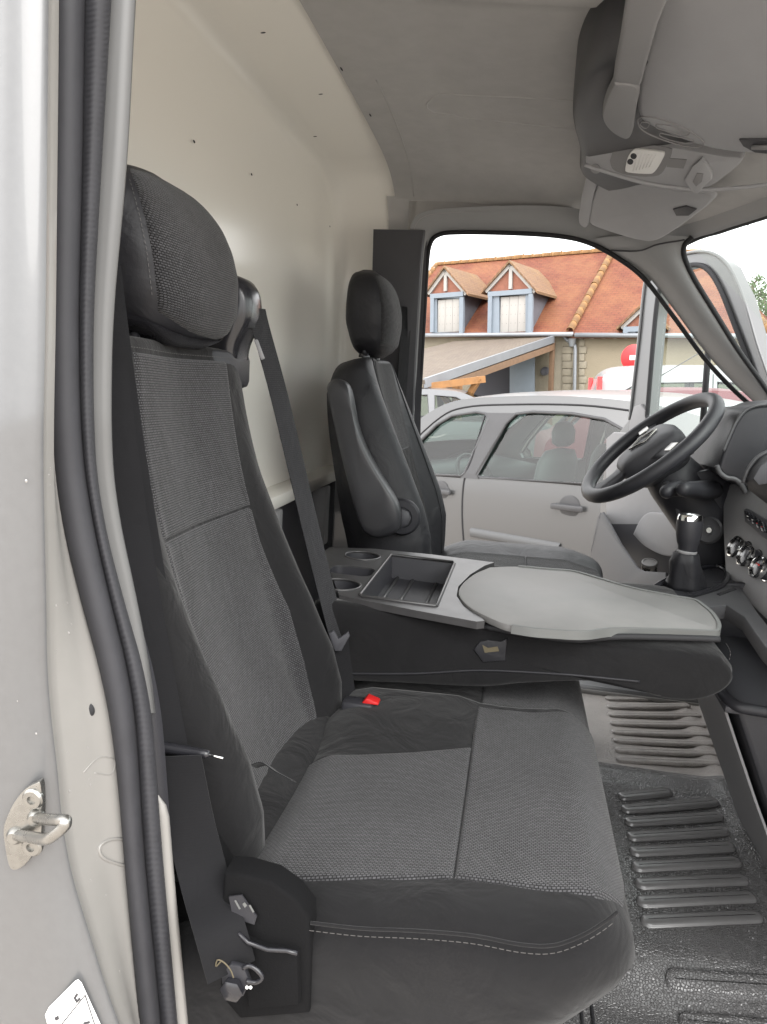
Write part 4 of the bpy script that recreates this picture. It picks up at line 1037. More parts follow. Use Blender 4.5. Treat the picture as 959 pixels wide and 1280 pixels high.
# main moulding
pr = [(1.06, 0.86), (0.92, 0.905), (0.74, 0.915), (0.655, 0.900), (0.635, 0.870), (0.640, 0.78), (0.635, 0.70), (0.620, 0.63), (0.640, 0.57), (0.72, 0.50), (0.92, 0.46), (1.06, 0.50)]
rings = [[(x, y, z) for x, z in pr] for y in (-0.86, -0.6, -0.3, 0.0, 0.3, 0.6, 0.87)]
loft('dash_body', rings, M['dark_trim'], dash, sharp=50)
# centre stack face, tilted, facing back
def stk(px, py): return V(px, py, P=((-0.93, -0.16, 0.33), (0.545, 0.24, 0.66)))
face = [(903, 608), (920, 600), (942, 612), (985, 632), (985, 800), (948, 766), (924, 741), (906, 715), (903, 660)]
prism('stack_panel', [stk(*p) for p in face], (0.05, 0.0, -0.01), M['grey_trim'], dash, bevel=0.006)
kn = (-0.93, -0.16, 0.33)
for i, (px, py) in enumerate([(925, 690), (938, 701), (955, 716)]):
    c = stk(px + 7, py - 1)
    k = lathe('heater_knob', [(0.020, -0.004), (0.0205, 0.012), (0.0215, 0.022), (0.0, 0.022)], c, kn, M['black'], dash, n=28)
    lathe('chrome_ring', [(0.0215, 0.018), (0.0245, 0.020), (0.0255, 0.026), (0.0245, 0.031), (0.0215, 0.032), (0.0205, 0.026)], c, kn, M['chrome'], k, n=32)
    lathe('knob_face', [(0.0205, 0.0225), (0.019, 0.027), (0.012, 0.0285), (0.0, 0.029)], c, kn, M['gloss_black'], k, n=28)
    lathe('knob_collar', [(0.024, -0.006), (0.024, 0.002), (0.021, 0.003)], c, kn, M['chrome'], k, n=28)
    if i == 2:
        t = np.array(c) + np.array(kn) / np.linalg.norm(kn) * 0.030; box('red_pointer', t + np.array([0, -0.004, 0.006]), (0.003, 0.016, 0.003), M['red'], k)
# button row
for i in range(4):
    q = [(941 + i * 6, 643 + i * 4.2), (946 + i * 6, 644 + i * 4.2), (950 + i * 6, 656 + i * 4.6), (945 + i * 6, 655 + i * 4.6)]
    b = prism('switch', [stk(*p) + np.array(kn) * 0.022 for p in q], tuple(-np.array(kn) * 0.012), M['gloss_black'], dash, bevel=0.001)
    prism('switch_mark', [stk(945.5 + i * 6 + a, 650 + i * 4.4 + c) + np.array(kn) * 0.0226 for a, c in ((-1, -0.5), (1, -0.2), (1.3, 0.8), (-0.7, 0.5))], tuple(-np.array(kn) * 0.0006), M['white'] if i < 2 else M['red'], b)
prism('switch_bezel', [stk(*p) + np.array(kn) * 0.014 for p in [(936, 640), (940, 638), (980, 662), (985, 692), (975, 686), (938, 655)]], tuple(-np.array(kn) * 0.014), M['dark_trim'], dash, bevel=0.002)
# radio / screen hood
rd_ = [(930, 600), (936, 586), (948, 572), (962, 564), (1000, 566), (1000, 648), (960, 632), (934, 612)]
scr = prism('screen_housing', VS(rd_, Y=0.20), (0.03, -0.16, 0.02), M['black'], dash, bevel=0.006)
prism('screen_surround', VS([(941, 598), (950, 582), (964, 573), (1000, 574), (1000, 598), (948, 606)], Y=0.0395), (0, -0.004, 0), M['dark_trim'], scr, bevel=0.002)
tube('housing_edge', cs(VS([(929, 604), (935, 587), (948, 571), (966, 562)], Y=0.198), 14), 0.0045, M['mid_trim'], scr, n=8)
# instrument binnacle
bn = [(898, 586), (904, 566), (912, 546), (921, 527), (931, 514), (945, 508), (965, 506), (1000, 506), (1000, 604), (950, 602), (932, 610), (918, 600), (906, 596)]
hood = prism('instrument_hood', cs(np.vstack([VS(bn, Y=0.36), V(*bn[0], Y=0.36)]), 60)[:-1], (0.0, 0.34, -0.01), M['black'], dash, bevel=0.010, seg=3)
tube('hood_rim', cs(VS([(896, 582), (900, 591), (908, 597), (918, 599), (926, 605), (932, 616)], Y=0.352), 30), 0.006, M['mid_trim'], hood, n=10)
tube('hood_lip', cs(VS([(904, 564), (912, 545), (921, 526), (932, 513), (946, 507), (965, 505)], Y=0.357), 24), 0.004, M['mid_trim'], hood, n=8)
# switch strip by the far vent
sv = prism('vent_panel', cs(np.vstack([VS([(880, 580), (881, 570), (886, 560), (897, 546), (906, 537), (920, 534), (918, 546), (909, 562), (900, 578), (890, 585)], Y=0.60), V(880, 580, Y=0.60)]), 36)[:-1], (0.03, 0.05, -0.01), M['grey_trim'], dash, bevel=0.004)
for i in range(5):
    cx, cy = 909 - i * 3.8, 544 + i * 5.6
    prism('vent_slot', VS([(cx - 3, cy - 1.6), (cx + 3, cy - 2.8), (cx + 1.6, cy + 1.8), (cx - 4.4, cy + 2.6)], Y=0.5975), (0, -0.004, 0), M['rubber_dark'], sv, bevel=0.0008)
# knee panel and ignition
prism('knee_panel', VS([(835, 606), (862, 590), (884, 586), (906, 604), (908, 735), (880, 735), (862, 700), (848, 668)], Y=0.46), (0.05, 0.06, 0), M['black'], dash, bevel=0.012)
lathe('ignition_ring', [(0.030, 0), (0.034, 0.006), (0.030, 0.012), (0.022, 0.006), (0.012, 0.006), (0.011, 0.010), (0.0, 0.010)], V(888, 663, Y=0.445), (-0.6, -0.75, 0.15), M['mid_trim'], dash, n=28)
lathe('key_slot', [(0.0065, 0), (0.0065, 0.003), (0.0, 0.003)], V(887, 663, Y=0.433), (-0.6, -0.75, 0.15), M['chrome'], dash, n=16)
# gear console shelf with bezel
ZG = 0.565
sh = [(800, 742), (828, 726), (870, 706), (905, 705), (918, 720), (948, 766), (1000, 830), (1000, 850), (955, 805), (930, 770), (908, 756), (885, 758), (850, 770)]
prism('console_shelf', VS(sh, Z=ZG), (0, 0, -0.03), M['mid_trim'], dash, bevel=0.004)
bz = cs(np.vstack([VS([(808, 741), (832, 726), (862, 713), (892, 708), (906, 712), (909, 720), (902, 732), (876, 741), (845, 748), (818, 747)], Z=ZG + 0.004), V(808, 741, Z=ZG + 0.004)]), 60)[:-1]
tube('gear_bezel', bz, 0.0065, M['gloss_black'], dash, n=10, closed=True)
prism('gear_well', bz - np.array([0, 0, 0.0035]), (0, 0, -0.004), M['black'], dash)
prism('coin_slot', VS([(896, 742), (917, 734), (921, 736), (900, 744)], Z=ZG + 0.0015), (0, 0, -0.002), M['gloss_black'], dash)
# storage bin below
def B3(px, py, y): return V(px, py, Y=y)
XR = 0.405
prism('bin_floor', [(0.41, -0.148, 0.425), (0.80, -0.148, 0.425), (0.80, 0.25, 0.455), (0.40, 0.25, 0.455)], (0, 0, -0.012), M['dark_trim'], dash, bevel=0.002)
prism('bin_far_wall', [(0.37, 0.20, 0.44), (0.80, 0.20, 0.44), (0.80, 0.20, 0.60), (0.45, 0.20, 0.565), (0.37, 0.20, 0.555)], (0, 0.02, 0), M['black'], dash, bevel=0.003)
prism('bin_back_wall', [(0.76, -0.15, 0.42), (0.76, 0.22, 0.42), (0.72, 0.22, 0.64), (0.72, -0.15, 0.64)], (0.02, 0, 0), M['black'], dash, bevel=0.003)
low = [(0.425, 0.425), (0.98, 0.425), (0.98, 0.0), (0.62, 0.0), (0.505, 0.246)]
prism('lower_console', [(x, -0.150, z) for x, z in low], (0, 0.42, 0), M['black'], dash, bevel=0.012)
prism('console_lit_face', [(0.412, -0.120, 0.428), (0.394, 0.22, 0.445), (0.60, 0.22, 0.0), (0.612, -0.120, 0.0), (0.494, -0.120, 0.246)], (-0.004, 0, -0.002), M['grey_trim'], dash)  # light falling on the console's rear face, painted as a paler sheet
rimp = cs(np.array([(0.383, 0.20, 0.462), (0.395, 0.02, 0.447), (0.410, -0.10, 0.436), (0.424, -0.145, 0.430), (0.46, -0.156, 0.428), (0.60, -0.158, 0.428), (0.95, -0.158, 0.428)]), 50)
tube('bin_rim', rimp, 0.010, M['black'], dash, n=10)

# steering wheel
SC = np.array([0.345, 0.50, 0.823]); SN = np.array([-0.69, -0.13, 0.72]); SN /= np.linalg.norm(SN)
E1 = np.array([0, 1.0, 0]) - SN * SN[1]; E1 /= np.linalg.norm(E1); E2 = np.cross(SN, E1); E2 = E2 if E2[2] > 0 else -E2
def wp(a, b, h=0.0): return SC + E1 * a + E2 * b + SN * h
sw = thing('steering_wheel', SC - SN * 0.05, 'dark grey steering wheel with padded hub and silver trim', 'steering wheel')
tube('rim', np.array([wp(0.186 * math.cos(a), 0.186 * math.sin(a), 0.012) for a in np.linspace(0, 2 * math.pi, 72, endpoint=False)]), 0.0185, M['black'], sw, n=14, closed=True)
hubp = [(-0.085, 0.035), (-0.07, 0.07), (0.0, 0.085), (0.07, 0.07), (0.085, 0.035), (0.075, -0.03), (0.045, -0.085), (0.0, -0.095), (-0.045, -0.085), (-0.075, -0.03)]
hr_ = cs(np.array(hubp + [hubp[0]]), 50)[:-1]; rings = [[wp(a * s, b * s, h) for a, b in hr_] for s, h in ((0.75, -0.06), (0.98, -0.03), (1.0, 0.0), (0.96, 0.018), (0.85, 0.028), (0.5, 0.036), (0.0, 0.038))]
hub = loft('airbag_hub', rings, M['dark_trim'], sw)
for a0 in (math.radians(12), math.radians(168), math.radians(270)):
    c, s = math.cos(a0), math.sin(a0); P = []
    for t in np.linspace(0.05, 0.182, 8):
        w = lerp(t, [0.05, 0.12, 0.182], [0.040, 0.026, 0.034]); P.append([wp(c * t - s * q * w, s * t + c * q * w, -0.004 + (0.014 if t < .1 else 0.012) + 0.006 * (1 - abs(q))) for q in (-1, -0.5, 0, 0.5, 1, 0.5, 0, -0.5)])
        for k in (5, 6, 7): P[-1][k] = P[-1][k] - SN * 0.022
    grid('spoke', np.array(P).transpose(1, 0, 2), M['dark_trim'], sw, closeu=True)
for a0 in (math.radians(12), math.radians(168)):
    c, s = math.cos(a0), math.sin(a0)
    prism('spoke_trim', [wp(c * t - s * q, s * t + c * q, 0.018) for t, q in ((0.115, -0.014), (0.145, -0.016), (0.150, 0.012), (0.125, 0.014), (0.115, 0.006))], SN * 0.004, M['zinc'], sw, bevel=0.001)
q_ = np.array([wp(0, 0.040, 0.040), wp(0.026, 0, 0.040), wp(0, -0.040, 0.040), wp(-0.026, 0, 0.040)])
tube('diamond_emblem', q_, 0.0028, M['zinc'], hub, n=6, closed=True)
# column, stalks
col_ = thing('steering_column', (0.45, 0.5, 0.70), 'black steering column shroud with indicator and wiper stalks below the wheel', 'steering column')
tube('shroud', [SC - SN * 0.03, SC - SN * 0.10, SC - SN * 0.22, SC - SN * 0.34], np.array([0.058, 0.070, 0.078, 0.080]), M['black'], col_, n=24)
tube('stalk', cs(np.array([V(866, 612, Y=0.47), V(846, 611, Y=0.42), V(838, 612, Y=0.40), V(832, 606, Y=0.37)]), 14), np.interp(np.linspace(0, 1, 14), [0, .3, .6, .9, 1], [.018, .020, .016, .014, .004]), M['black'], col_, n=14)
tube('stalk', cs(np.array([V(893, 612, Y=0.44), V(878, 613, Y=0.40), V(862, 612, Y=0.34), V(851, 612, Y=0.30)]), 14), np.interp(np.linspace(0, 1, 14), [0, .3, .6, .9, 1], [.022, .025, .020, .017, .010]), M['black'], col_, n=14)
tube('stalk', cs(np.array([V(850, 606, Y=0.38), V(838, 612, Y=0.34), V(828, 618, Y=0.32)]), 10), np.interp(np.linspace(0, 1, 10), [0, .3, .8, 1], [.012, .016, .016, .006]), M['black'], col_, n=12)

# gear lever
gl_ = thing('gear_lever', V(856, 738, Y=0.12), 'black gear lever with silver capped knob and leather gaiter', 'gear lever')
GB, GT = V(857, 736, Y=0.13), V(858, 690, Y=0.115)
rings = []
for t, rx, ry in ((0, 0.046, 0.038), (0.12, 0.041, 0.035), (0.35, 0.035, 0.031), (0.7, 0.031, 0.028), (0.95, 0.025, 0.024), (1.0, 0.018, 0.018)):
    c = GB + (GT - GB) * t; rings.append([(c[0] + rx * math.cos(a) * (1 + 0.10 * math.sin(3 * a + 7 * t)), c[1] + ry * math.sin(a) * (1 + 0.08 * math.cos(5 * a)), c[2]) for a in np.linspace(0, 2 * math.pi, 28, endpoint=False)])
loft('gaiter', rings, M['vinyl'], gl_)
kb = lathe('knob', [(0.010, -0.012), (0.018, 0.0), (0.019, 0.016), (0.022, 0.024), (0.025, 0.040), (0.0262, 0.062), (0.0250, 0.072), (0.0, 0.072)], V(859, 692, Y=0.115), (-0.05, 0, 1), M['black'], gl_, n=28)
lathe('silver_cap', [(0.0253, 0.068), (0.0246, 0.078), (0.022, 0.083), (0.010, 0.085), (0.0, 0.085)], V(859, 692, Y=0.115), (-0.05, 0, 1), M['chrome'], kb, n=28)
lathe('collar', [(0.020, 0), (0.021, 0.004), (0.017, 0.007)], V(858, 691, Y=0.115), (0, 0, 1), M['grey_trim'], gl_, n=20)

# ================================================================== overhead console and visors
oc = thing('overhead_console', (0.2, 0.12, 1.42), 'grey overhead console with clear-lens reading lamp between the sun visors', 'overhead console')
def oz(px, py, z): return V(px, py, Z=z)
# rear lobe hanging from the roof
lobe_t = [(775, 30), (755, 36), (735, 52), (722, 80), (718, 105), (720, 130), (727, 160), (734, 200), (800, 225), (880, 150), (850, 30)]
lt = cs(np.array([oz(*p, 1.49) for p in lobe_t] + [oz(*lobe_t[0], 1.49)]), 80)[:-1]; lc = lt.mean(0); rings = []
for s, z in ((0.0, 1.435), (0.6, 1.435), (0.90, 1.440), (0.975, 1.452), (1.0, 1.475), (1.01, 1.54)): rings.append([(lc[0] + (p[0] - lc[0]) * s, lc[1] + (p[1] - lc[1]) * s, z) for p in lt])
loft('console_body', rings, M['mid_trim'], oc)
prism('rear_vent_cover', [oz(px, py, 1.472) for px, py in [(719, 106), (724, 92), (733, 80), (733, 128), (726, 134), (721, 125)]], (0, 0, -0.004), M['grey_trim'], oc, bevel=0.001)
# front strip carrying the lamp
stp = [(731, 208), (733, 180), (738, 165), (760, 168), (800, 178), (860, 188), (905, 196), (928, 200), (905, 222), (880, 236), (840, 233), (800, 226), (765, 217)]
def sp3(px, py, off=0.0): return V(px, py, P=((-0.35, -0.55, -0.76), (0.20, 0.18, 1.395 - off)))
strip = prism('lamp_strip', cs(np.array([sp3(*p) for p in stp] + [sp3(*stp[0])]), 70)[:-1], (0.02, 0.03, 0.05), M['visor'], oc, bevel=0.004)
tube('strip_edge', cs(np.array([sp3(*p, 0.002) for p in [(731, 206), (765, 217), (800, 227), (840, 234), (880, 237), (920, 235), (975, 229)]]), 40), 0.004, M['visor'], oc, n=8)
OD = np.array([-0.35, -0.55, -0.76]); OD /= np.linalg.norm(OD)
lam = prism('reading_lamp', cs(np.array([sp3(*p) for p in [(783, 208), (786, 195), (792, 186), (800, 184), (826, 187), (832, 190), (828, 200), (820, 212), (812, 215), (786, 213), (783, 208)]]), 40)[:-1] + OD * 0.001, OD * 0.006, M['lens'], oc, bevel=0.0015)
prism('lamp_surround', cs(np.array([sp3(*p) for p in [(763, 200), (768, 186), (776, 182), (800, 180), (836, 184), (840, 190), (834, 206), (822, 219), (790, 219), (768, 212), (763, 200)]]), 40)[:-1] + OD * 0.0005, OD * 0.0012, M['grey_trim'], oc)
for py in (192, 199): lathe('lamp_switch', [(0.006, 0), (0.006, 0.002), (0, 0.0025)], sp3(794 - (py - 192) * 0.6, py) + OD * 0.007, OD, M['dark_trim'], lam, n=14)
for k in range(6):
    a, b = sp3(800 + k * 4.2, 188.5 + k * 0.5), sp3(793 + k * 4.0, 211 - k * 1.0); tube('lens_rib', [a + OD * 0.0075, b + OD * 0.0075], 0.0008, M['lens'], lam, n=5)
mic = lathe('speaker_grille', [(0.017, 0), (0.019, 0.002), (0.014, 0.003), (0.0, 0.0015)], sp3(753, 171) + OD * 0.001, OD, M['dark_trim'], oc, n=24)
prism('blank_panel', [sp3(*p) + OD * 0.001 for p in [(836, 197), (859, 199), (855, 210), (834, 208)]], OD * 0.001, M['grey_trim'], oc)
cl = prism('clip', [sp3(*p) + OD * 0.001 for p in [(858, 222), (868, 204), (880, 194), (892, 212), (892, 220), (874, 238), (868, 236)]], OD * 0.010, M['visor'], oc, bevel=0.002)
prism('clip_button', [sp3(*p) + OD * 0.0115 for p in [(869, 222), (874, 211), (882, 212), (880, 222), (873, 228)]], OD * 0.002, M['grey_trim'], cl, bevel=0.0008)
lathe('oval_button', [(0.010, 0), (0.011, 0.002), (0, 0.003)], sp3(745, 210) + OD * 0.001, OD, M['grey_trim'], oc, n=18)

# near visor: thick rounded panel with moulded warning oval
vis = thing('sun_visor', (0.25, -0.10, 1.43), 'large grey sun visor nearest the camera with moulded oval airbag warning', 'sun visor', 'sun visors')
VP = ((-0.30, -0.12, -0.94), (0.20, -0.10, 1.402))
def vv(px, py): return V(px, py, P=VP)
VN = np.array(VP[0]) / np.linalg.norm(VP[0])
vo = [(834, -40), (826, 0), (812, 50), (800, 92), (795, 125), (797, 145), (806, 156), (840, 172), (880, 186), (920, 193), (960, 193), (1040, 185), (1060, 60), (1060, -40)]
vq = cs(np.array([vv(*p) for p in vo] + [vv(*vo[0])]), 110)[:-1]; vc = vq.mean(0); rings = []
for s, h in ((0.0, 0.0), (0.9, 0.0), (0.965, -0.002), (0.99, -0.006), (1.0, -0.011), (0.99, -0.016), (0.9, -0.020), (0.0, -0.020)): rings.append([vc + (p - vc) * s + VN * h for p in vq])
vb = loft('visor_panel', rings, M['visor'], vis)
ov = cs(np.array([vv(*p) for p in [(797, 150), (803, 146), (820, 147), (845, 155), (868, 167), (880, 178), (874, 183), (855, 182), (825, 173), (803, 162), (797, 150)]]), 60)[:-1]
tube('moulded_oval', ov + VN * 0.0005, 0.0014, M['grey_trim'], vb, n=6, closed=True)
for path in ([(803, 152), (812, 154), (808, 160), (801, 156)], [(820, 155), (838, 157), (854, 165), (862, 164), (858, 169), (840, 165), (822, 160)], [(826, 166), (844, 170), (866, 175), (862, 179), (842, 176), (826, 170)]):
    tube('moulded_mark', cs(np.array([vv(*p) for p in path + path[:1]]), 24)[:-1] + VN * 0.0005, 0.0011, M['grey_trim'], vb, n=5, closed=True)
prism('visor_clip', [vv(*p) + VN * 0.0005 for p in [(925, 172), (965, 172), (965, 190), (945, 188), (930, 180)]], VN * 0.004, M['dark_trim'], vb, bevel=0.002)
tube('clip_pin', [vv(943, 178) + VN * 0.008, vv(990, 178) + VN * 0.008], 0.004, M['grey_trim'], vb, n=8)
# hinge bracket and tube
br_ = prism('hinge_bracket', cs(np.array([oz(*p, 1.425) for p in [(770, 86), (800, 92), (797, 120), (792, 152), (782, 158), (765, 148), (755, 132), (758, 112), (770, 86)]]), 40)[:-1], (0, 0, -0.022), M['grey_trim'], vis, bevel=0.006)
prism('hinge_rail', [oz(*p, 1.425) for p in [(767, 92), (770, 70), (776, 38), (786, -30), (842, -30), (824, 15), (803, 92)]], (0, 0, -0.018), M['grey_trim'], vis, bevel=0.007, seg=3)
# far visor
fv = thing('sun_visor', (0.25, 0.52, 1.40), 'smaller grey sun visor above the driver window on the far side', 'sun visor', 'sun visors')
FP = ((-0.33, -0.25, -0.91), (0.24, 0.50, 1.405))
def ff(px, py): return V(px, py, P=FP)
FN = np.array(FP[0]) / np.linalg.norm(FP[0])
fo = [(748, 228), (760, 221), (800, 230), (850, 238), (892, 244), (888, 256), (870, 270), (845, 288), (820, 302), (800, 302), (770, 294), (738, 282), (736, 270), (740, 250)]
fq = cs(np.array([ff(*p) for p in fo] + [ff(*fo[0])]), 80)[:-1]; fc = fq.mean(0)
fvb = loft('visor_panel', [[fc + (p - fc) * s + FN * h for p in fq] for s, h in ((0, 0), (0.92, 0), (0.975, -0.003), (1, -0.010), (0.97, -0.016), (0, -0.018))], M['visor'], fv)
fm_ = [(735, 215), (748, 222), (742, 245), (735, 282), (726, 282), (723, 272), (727, 245)]
prism('visor_mount', cs(np.array([ff(*p) for p in fm_] + [ff(*fm_[0])]), 40)[:-1], -FN * 0.03, M['visor'], fv, bevel=0.006)
prism('visor_clip', [ff(*p) + FN * 0.0005 for p in [(842, 260), (858, 256), (872, 260), (862, 268), (846, 268)]], FN * 0.004, M['dark_trim'], fvb, bevel=0.002)

# ================================================================== driver's door, swung open (part of the van)
DN = np.array([0.9, 0.42, 0.0]); DN /= np.linalg.norm(DN); DP = np.array([0.75, 1.0, 0.0]); DU = np.array([-0.42, 0.9, 0.0]); DU /= np.linalg.norm(DU)
def dr_(px, py, off=0.0): return V(px, py, P=(DN, DP - DN * off))
def duv(px, py):
    p = dr_(px, py) - DP; return (float(p.dot(DU)), float(p[2]))
def dmap(u, v, d): return DP + DU * u + np.array([0, 0, v]) + DN * d
do = [(787, 525), (791, 490), (799, 420), (806, 355), (814, 340), (832, 326), (861, 316), (889, 316), (911, 333), (929, 372), (946, 430), (962, 478), (985, 560), (985, 700)]
dh = [(809, 520), (813, 470), (819, 400), (824, 364), (833, 347), (850, 336), (870, 331), (886, 338), (901, 362), (918, 405), (935, 450), (953, 505), (960, 545), (830, 548)]
outer = [duv(*p) for p in do]; outer = outer + [(outer[-1][0], 0.05), (duv(757, 600)[0], 0.05), duv(758, 560)]
door = plate('driver_door', outer, [[duv(*p) for p in dh]], dmap, 0.05, M['silver'], van, sharp=40)
tube('window_seal', cs(np.array([dr_(*p, 0.006) for p in dh + dh[:1]]), 80)[:-1], 0.009, M['rubber_dark'], door, n=8, closed=True)
tube('frame_edge', cs(np.array([dr_(*p, 0.004) for p in do[:13]]), 60), 0.006, M['silver'], door, n=8)
mesh('door_glass', [dmap(u, v, 0.02) for u, v in [duv(*p) for p in dh]], [list(range(len(dh)))], M['glass'], door, smooth=False)
tube('quarter_bar', [dr_(886, 430, 0.0), dr_(877, 552, 0.0)], 0.011, M['rubber_dark'], door, n=8)
prism('corner_patch', [dr_(*p, 0.012) for p in [(787, 527), (792, 508), (800, 505), (806, 512), (812, 530), (822, 545), (840, 550), (840, 560), (783, 560)]], DN * 0.02, M['grey_trim'], door, bevel=0.004)
prism('door_trim', [dr_(*p, 0.055) for p in [(757, 548), (766, 540), (800, 542), (860, 552), (960, 570), (960, 800), (790, 790), (757, 740)]], DN * 0.045, M['grey_trim'], door, bevel=0.008)
# lower pocket
prism('armrest_bulge', cs(np.array([dr_(*p, 0.12) for p in [(790, 668), (800, 648), (812, 640), (838, 645), (850, 660), (846, 690), (830, 695), (806, 684), (790, 668)]]), 40)[:-1], DN * 0.07, M['grey_trim'], door, bevel=0.010)
pkt = [(737, 708), (741, 672), (747, 645), (753, 640), (760, 652), (775, 680), (796, 710), (804, 714), (832, 716), (830, 770), (737, 760)]
prism('door_pocket', [dr_(*p, 0.20) for p in pkt], DN * 0.012, M['mid_trim'], door, bevel=0.004)
a, b = duv(757, 640)[0], None
prism('pocket_end', [dr_(740, 690, 0.20), dr_(752, 641, 0.20), dr_(752, 641, 0.06), dr_(740, 690, 0.06)], DU * 0.010, M['dark_trim'], door, bevel=0.002)
prism('pocket_back', [dr_(*p, 0.065) for p in [(752, 655), (850, 655), (850, 760), (752, 760)]], DN * 0.006, M['dark_trim'], door)
bot = thing('drink_can', dr_(812, 745, 0.13), 'small round container with pale lid standing in the open door pocket', 'can')
lathe('can_body', [(0.026, -0.10), (0.027, -0.095), (0.027, -0.012), (0.024, -0.004)], dr_(812, 703, 0.13), (-0.15, -0.35, 1), M['zinc'], bot, n=24)
lathe('can_lid', [(0.0265, -0.010), (0.0285, -0.004), (0.0270, 0.002), (0.022, 0.003), (0.020, 0.0005), (0.0, 0.0005)], dr_(812, 703, 0.13), (-0.15, -0.35, 1), M['tray_worn'], bot, n=28)

# ================================================================== outside, level world
def Wp(px, py, **k): return V(px, py, world=True, **k)
def WS(pts, **k): return np.array([Wp(*p, **k) for p in pts])

def mat_tiles(name, c1, c2, c3, w, h, stain):
    m = bpy.data.materials.new(name); m.use_nodes = True; t = m.node_tree; b = t.nodes['Principled BSDF']; b.inputs['Roughness'].default_value = 0.75
    c = N(t, 'ShaderNodeTexCoord'); br = N(t, 'ShaderNodeTexBrick'); S = 0.3 / h
    br.inputs['Scale'].default_value = S; br.inputs['Brick Width'].default_value = w * S; br.inputs['Row Height'].default_value = 0.3
    br.inputs['Mortar Size'].default_value = 0.035; br.inputs['Mortar Smooth'].default_value = 0.6
    br.inputs['Color1'].default_value = (*c1, 1); br.inputs['Color2'].default_value = (*c2, 1); br.inputs['Mortar'].default_value = (*[v * 0.55 for v in c1], 1)
    t.links.new(c.outputs['UV'], br.inputs['Vector'])
    n = N(t, 'ShaderNodeTexNoise'); n.inputs['Scale'].default_value = 0.7; n.inputs['Detail'].default_value = 9; n.inputs['Roughness'].default_value = 0.7
    t.links.new(c.outputs['UV'], n.inputs['Vector'])
    mr = N(t, 'ShaderNodeMapRange'); mr.inputs[1].default_value = 0.42; mr.inputs[2].default_value = 0.72; mr.inputs[4].default_value = stain; t.links.new(n.outputs['Fac'], mr.inputs[0])
    x = N(t, 'ShaderNodeMix', data_type='RGBA'); x.inputs[7].default_value = (*c3, 1)
    t.links.new(mr.outputs[0], x.inputs[0]); t.links.new(br.outputs['Color'], x.inputs[6]); t.links.new(x.outputs[2], b.inputs['Base Color'])
    bp = N(t, 'ShaderNodeBump', invert=True); bp.inputs['Strength'].default_value = 0.6; bp.inputs['Distance'].default_value = 0.02
    t.links.new(br.outputs['Fac'], bp.inputs['Height']); t.links.new(bp.outputs[0], b.inputs['Normal'])
    return m
M['tiles'] = mat_tiles('clay roof tiles', (0.150, 0.040, 0.018), (0.118, 0.029, 0.013), (0.215, 0.092, 0.036), 0.17, 0.085, 0.9)
M['tiles_old'] = mat_tiles('weathered roof tiles', (0.184, 0.099, 0.048), (0.143, 0.075, 0.041), (0.211, 0.129, 0.054), 0.17, 0.085, 0.8)
M['porch_tiles'] = mat_tiles('grey brown porch tiles', (0.127, 0.098, 0.074), (0.106, 0.082, 0.064), (0.144, 0.117, 0.085), 0.2, 0.11, 0.6)
M['ridge'] = mat('ochre ridge tile', (0.245, 0.129, 0.048), 0.8, noise=(3, 0.3))
M['render'] = mat('sand roughcast', (0.231, 0.197, 0.143), 0.9, noise=(1.3, 0.10), bump=('noise', 30, 0.4, 0.02))
M['stone'] = mat('limestone block', (0.245, 0.218, 0.170), 0.9, noise=(4, 0.12), bump=('noise', 25, 0.4, 0.02))
M['blue'] = mat('pale blue painted timber', (0.165, 0.195, 0.230), 0.6, noise=(6, 0.08))
M['whitepaint'] = mat('white painted timber', (0.30, 0.288, 0.272), 0.6, noise=(5, 0.04))
M['brick'] = mat('red brick infill', (0.21, 0.085, 0.055), 0.85, noise=(8, 0.2), bump=('noise', 20, 0.3, 0.02))
M['slate'] = mat('grey slate hanging', (0.088, 0.088, 0.102), 0.7, noise=(6, 0.2))
M['zincg'] = mat('zinc gutter', (0.224, 0.238, 0.258), 0.45, metal=0.4, noise=(4, 0.1))
M['oak'] = mat('orange oiled timber', (0.245, 0.116, 0.037), 0.65, noise=(9, 0.25))
M['brown'] = mat('brown timber', (0.136, 0.082, 0.048), 0.75, noise=(9, 0.25))
M['dark'] = mat('unlit opening', (0.05, 0.05, 0.06), 0.9)
M['ground'] = mat('gravel yard', (0.42, 0.385, 0.35), 0.95, noise=(1.2, 0.0, (0.50, 0.44, 0.38)), bump=('grain', 45, 0.3, 0.01))
M['lawn'] = mat('short grass', (0.048, 0.088, 0.024), 0.95, noise=(4, 0.3), bump=('noise', 60, 0.8, 0.03))
M['signred'] = mat('sign red', (0.422, 0.017, 0.020), 0.4)
M['leaf'] = mat('foliage', (0.055, 0.10, 0.035), 0.7, noise=(1.5, 0.35))
M['bark'] = mat('bark', (0.10, 0.075, 0.055), 0.9, noise=(8, 0.3))
M['tyre'] = mat('tyre rubber', (0.02, 0.02, 0.02), 0.8)
M['rimm'] = mat('wheel alloy', (0.45, 0.45, 0.46), 0.35, metal=0.8)
M['carglass'] = mat_glass('car glass', (0.58, 0.68, 0.64), 0.06)
M['cartrim'] = mat('car black trim', (0.045, 0.045, 0.048), 0.5, noise=(15, 0.15))
M['cartrim_grey'] = mat('grey rub strip', (0.075, 0.077, 0.08), 0.6, noise=(15, 0.1))
M['lampred'] = mat('red tail lamp', (0.55, 0.02, 0.02), 0.15, coat=0.5)

g = mesh('ground', [(-250, -120, 0), (250, -120, 0), (250, 400, 0), (-250, 400, 0)], [(0, 1, 2, 3)], M['ground'], van=False, smooth=False); tag(g, kind='structure')
l = mesh('lawn', [(-9, 12.4, 0.004), (2.5, 12.4, 0.004), (2.5, 16.5, 0.004), (-9, 16.5, 0.004)], [(0, 1, 2, 3)], M['lawn'], van=False, smooth=False); tag(l, kind='structure')

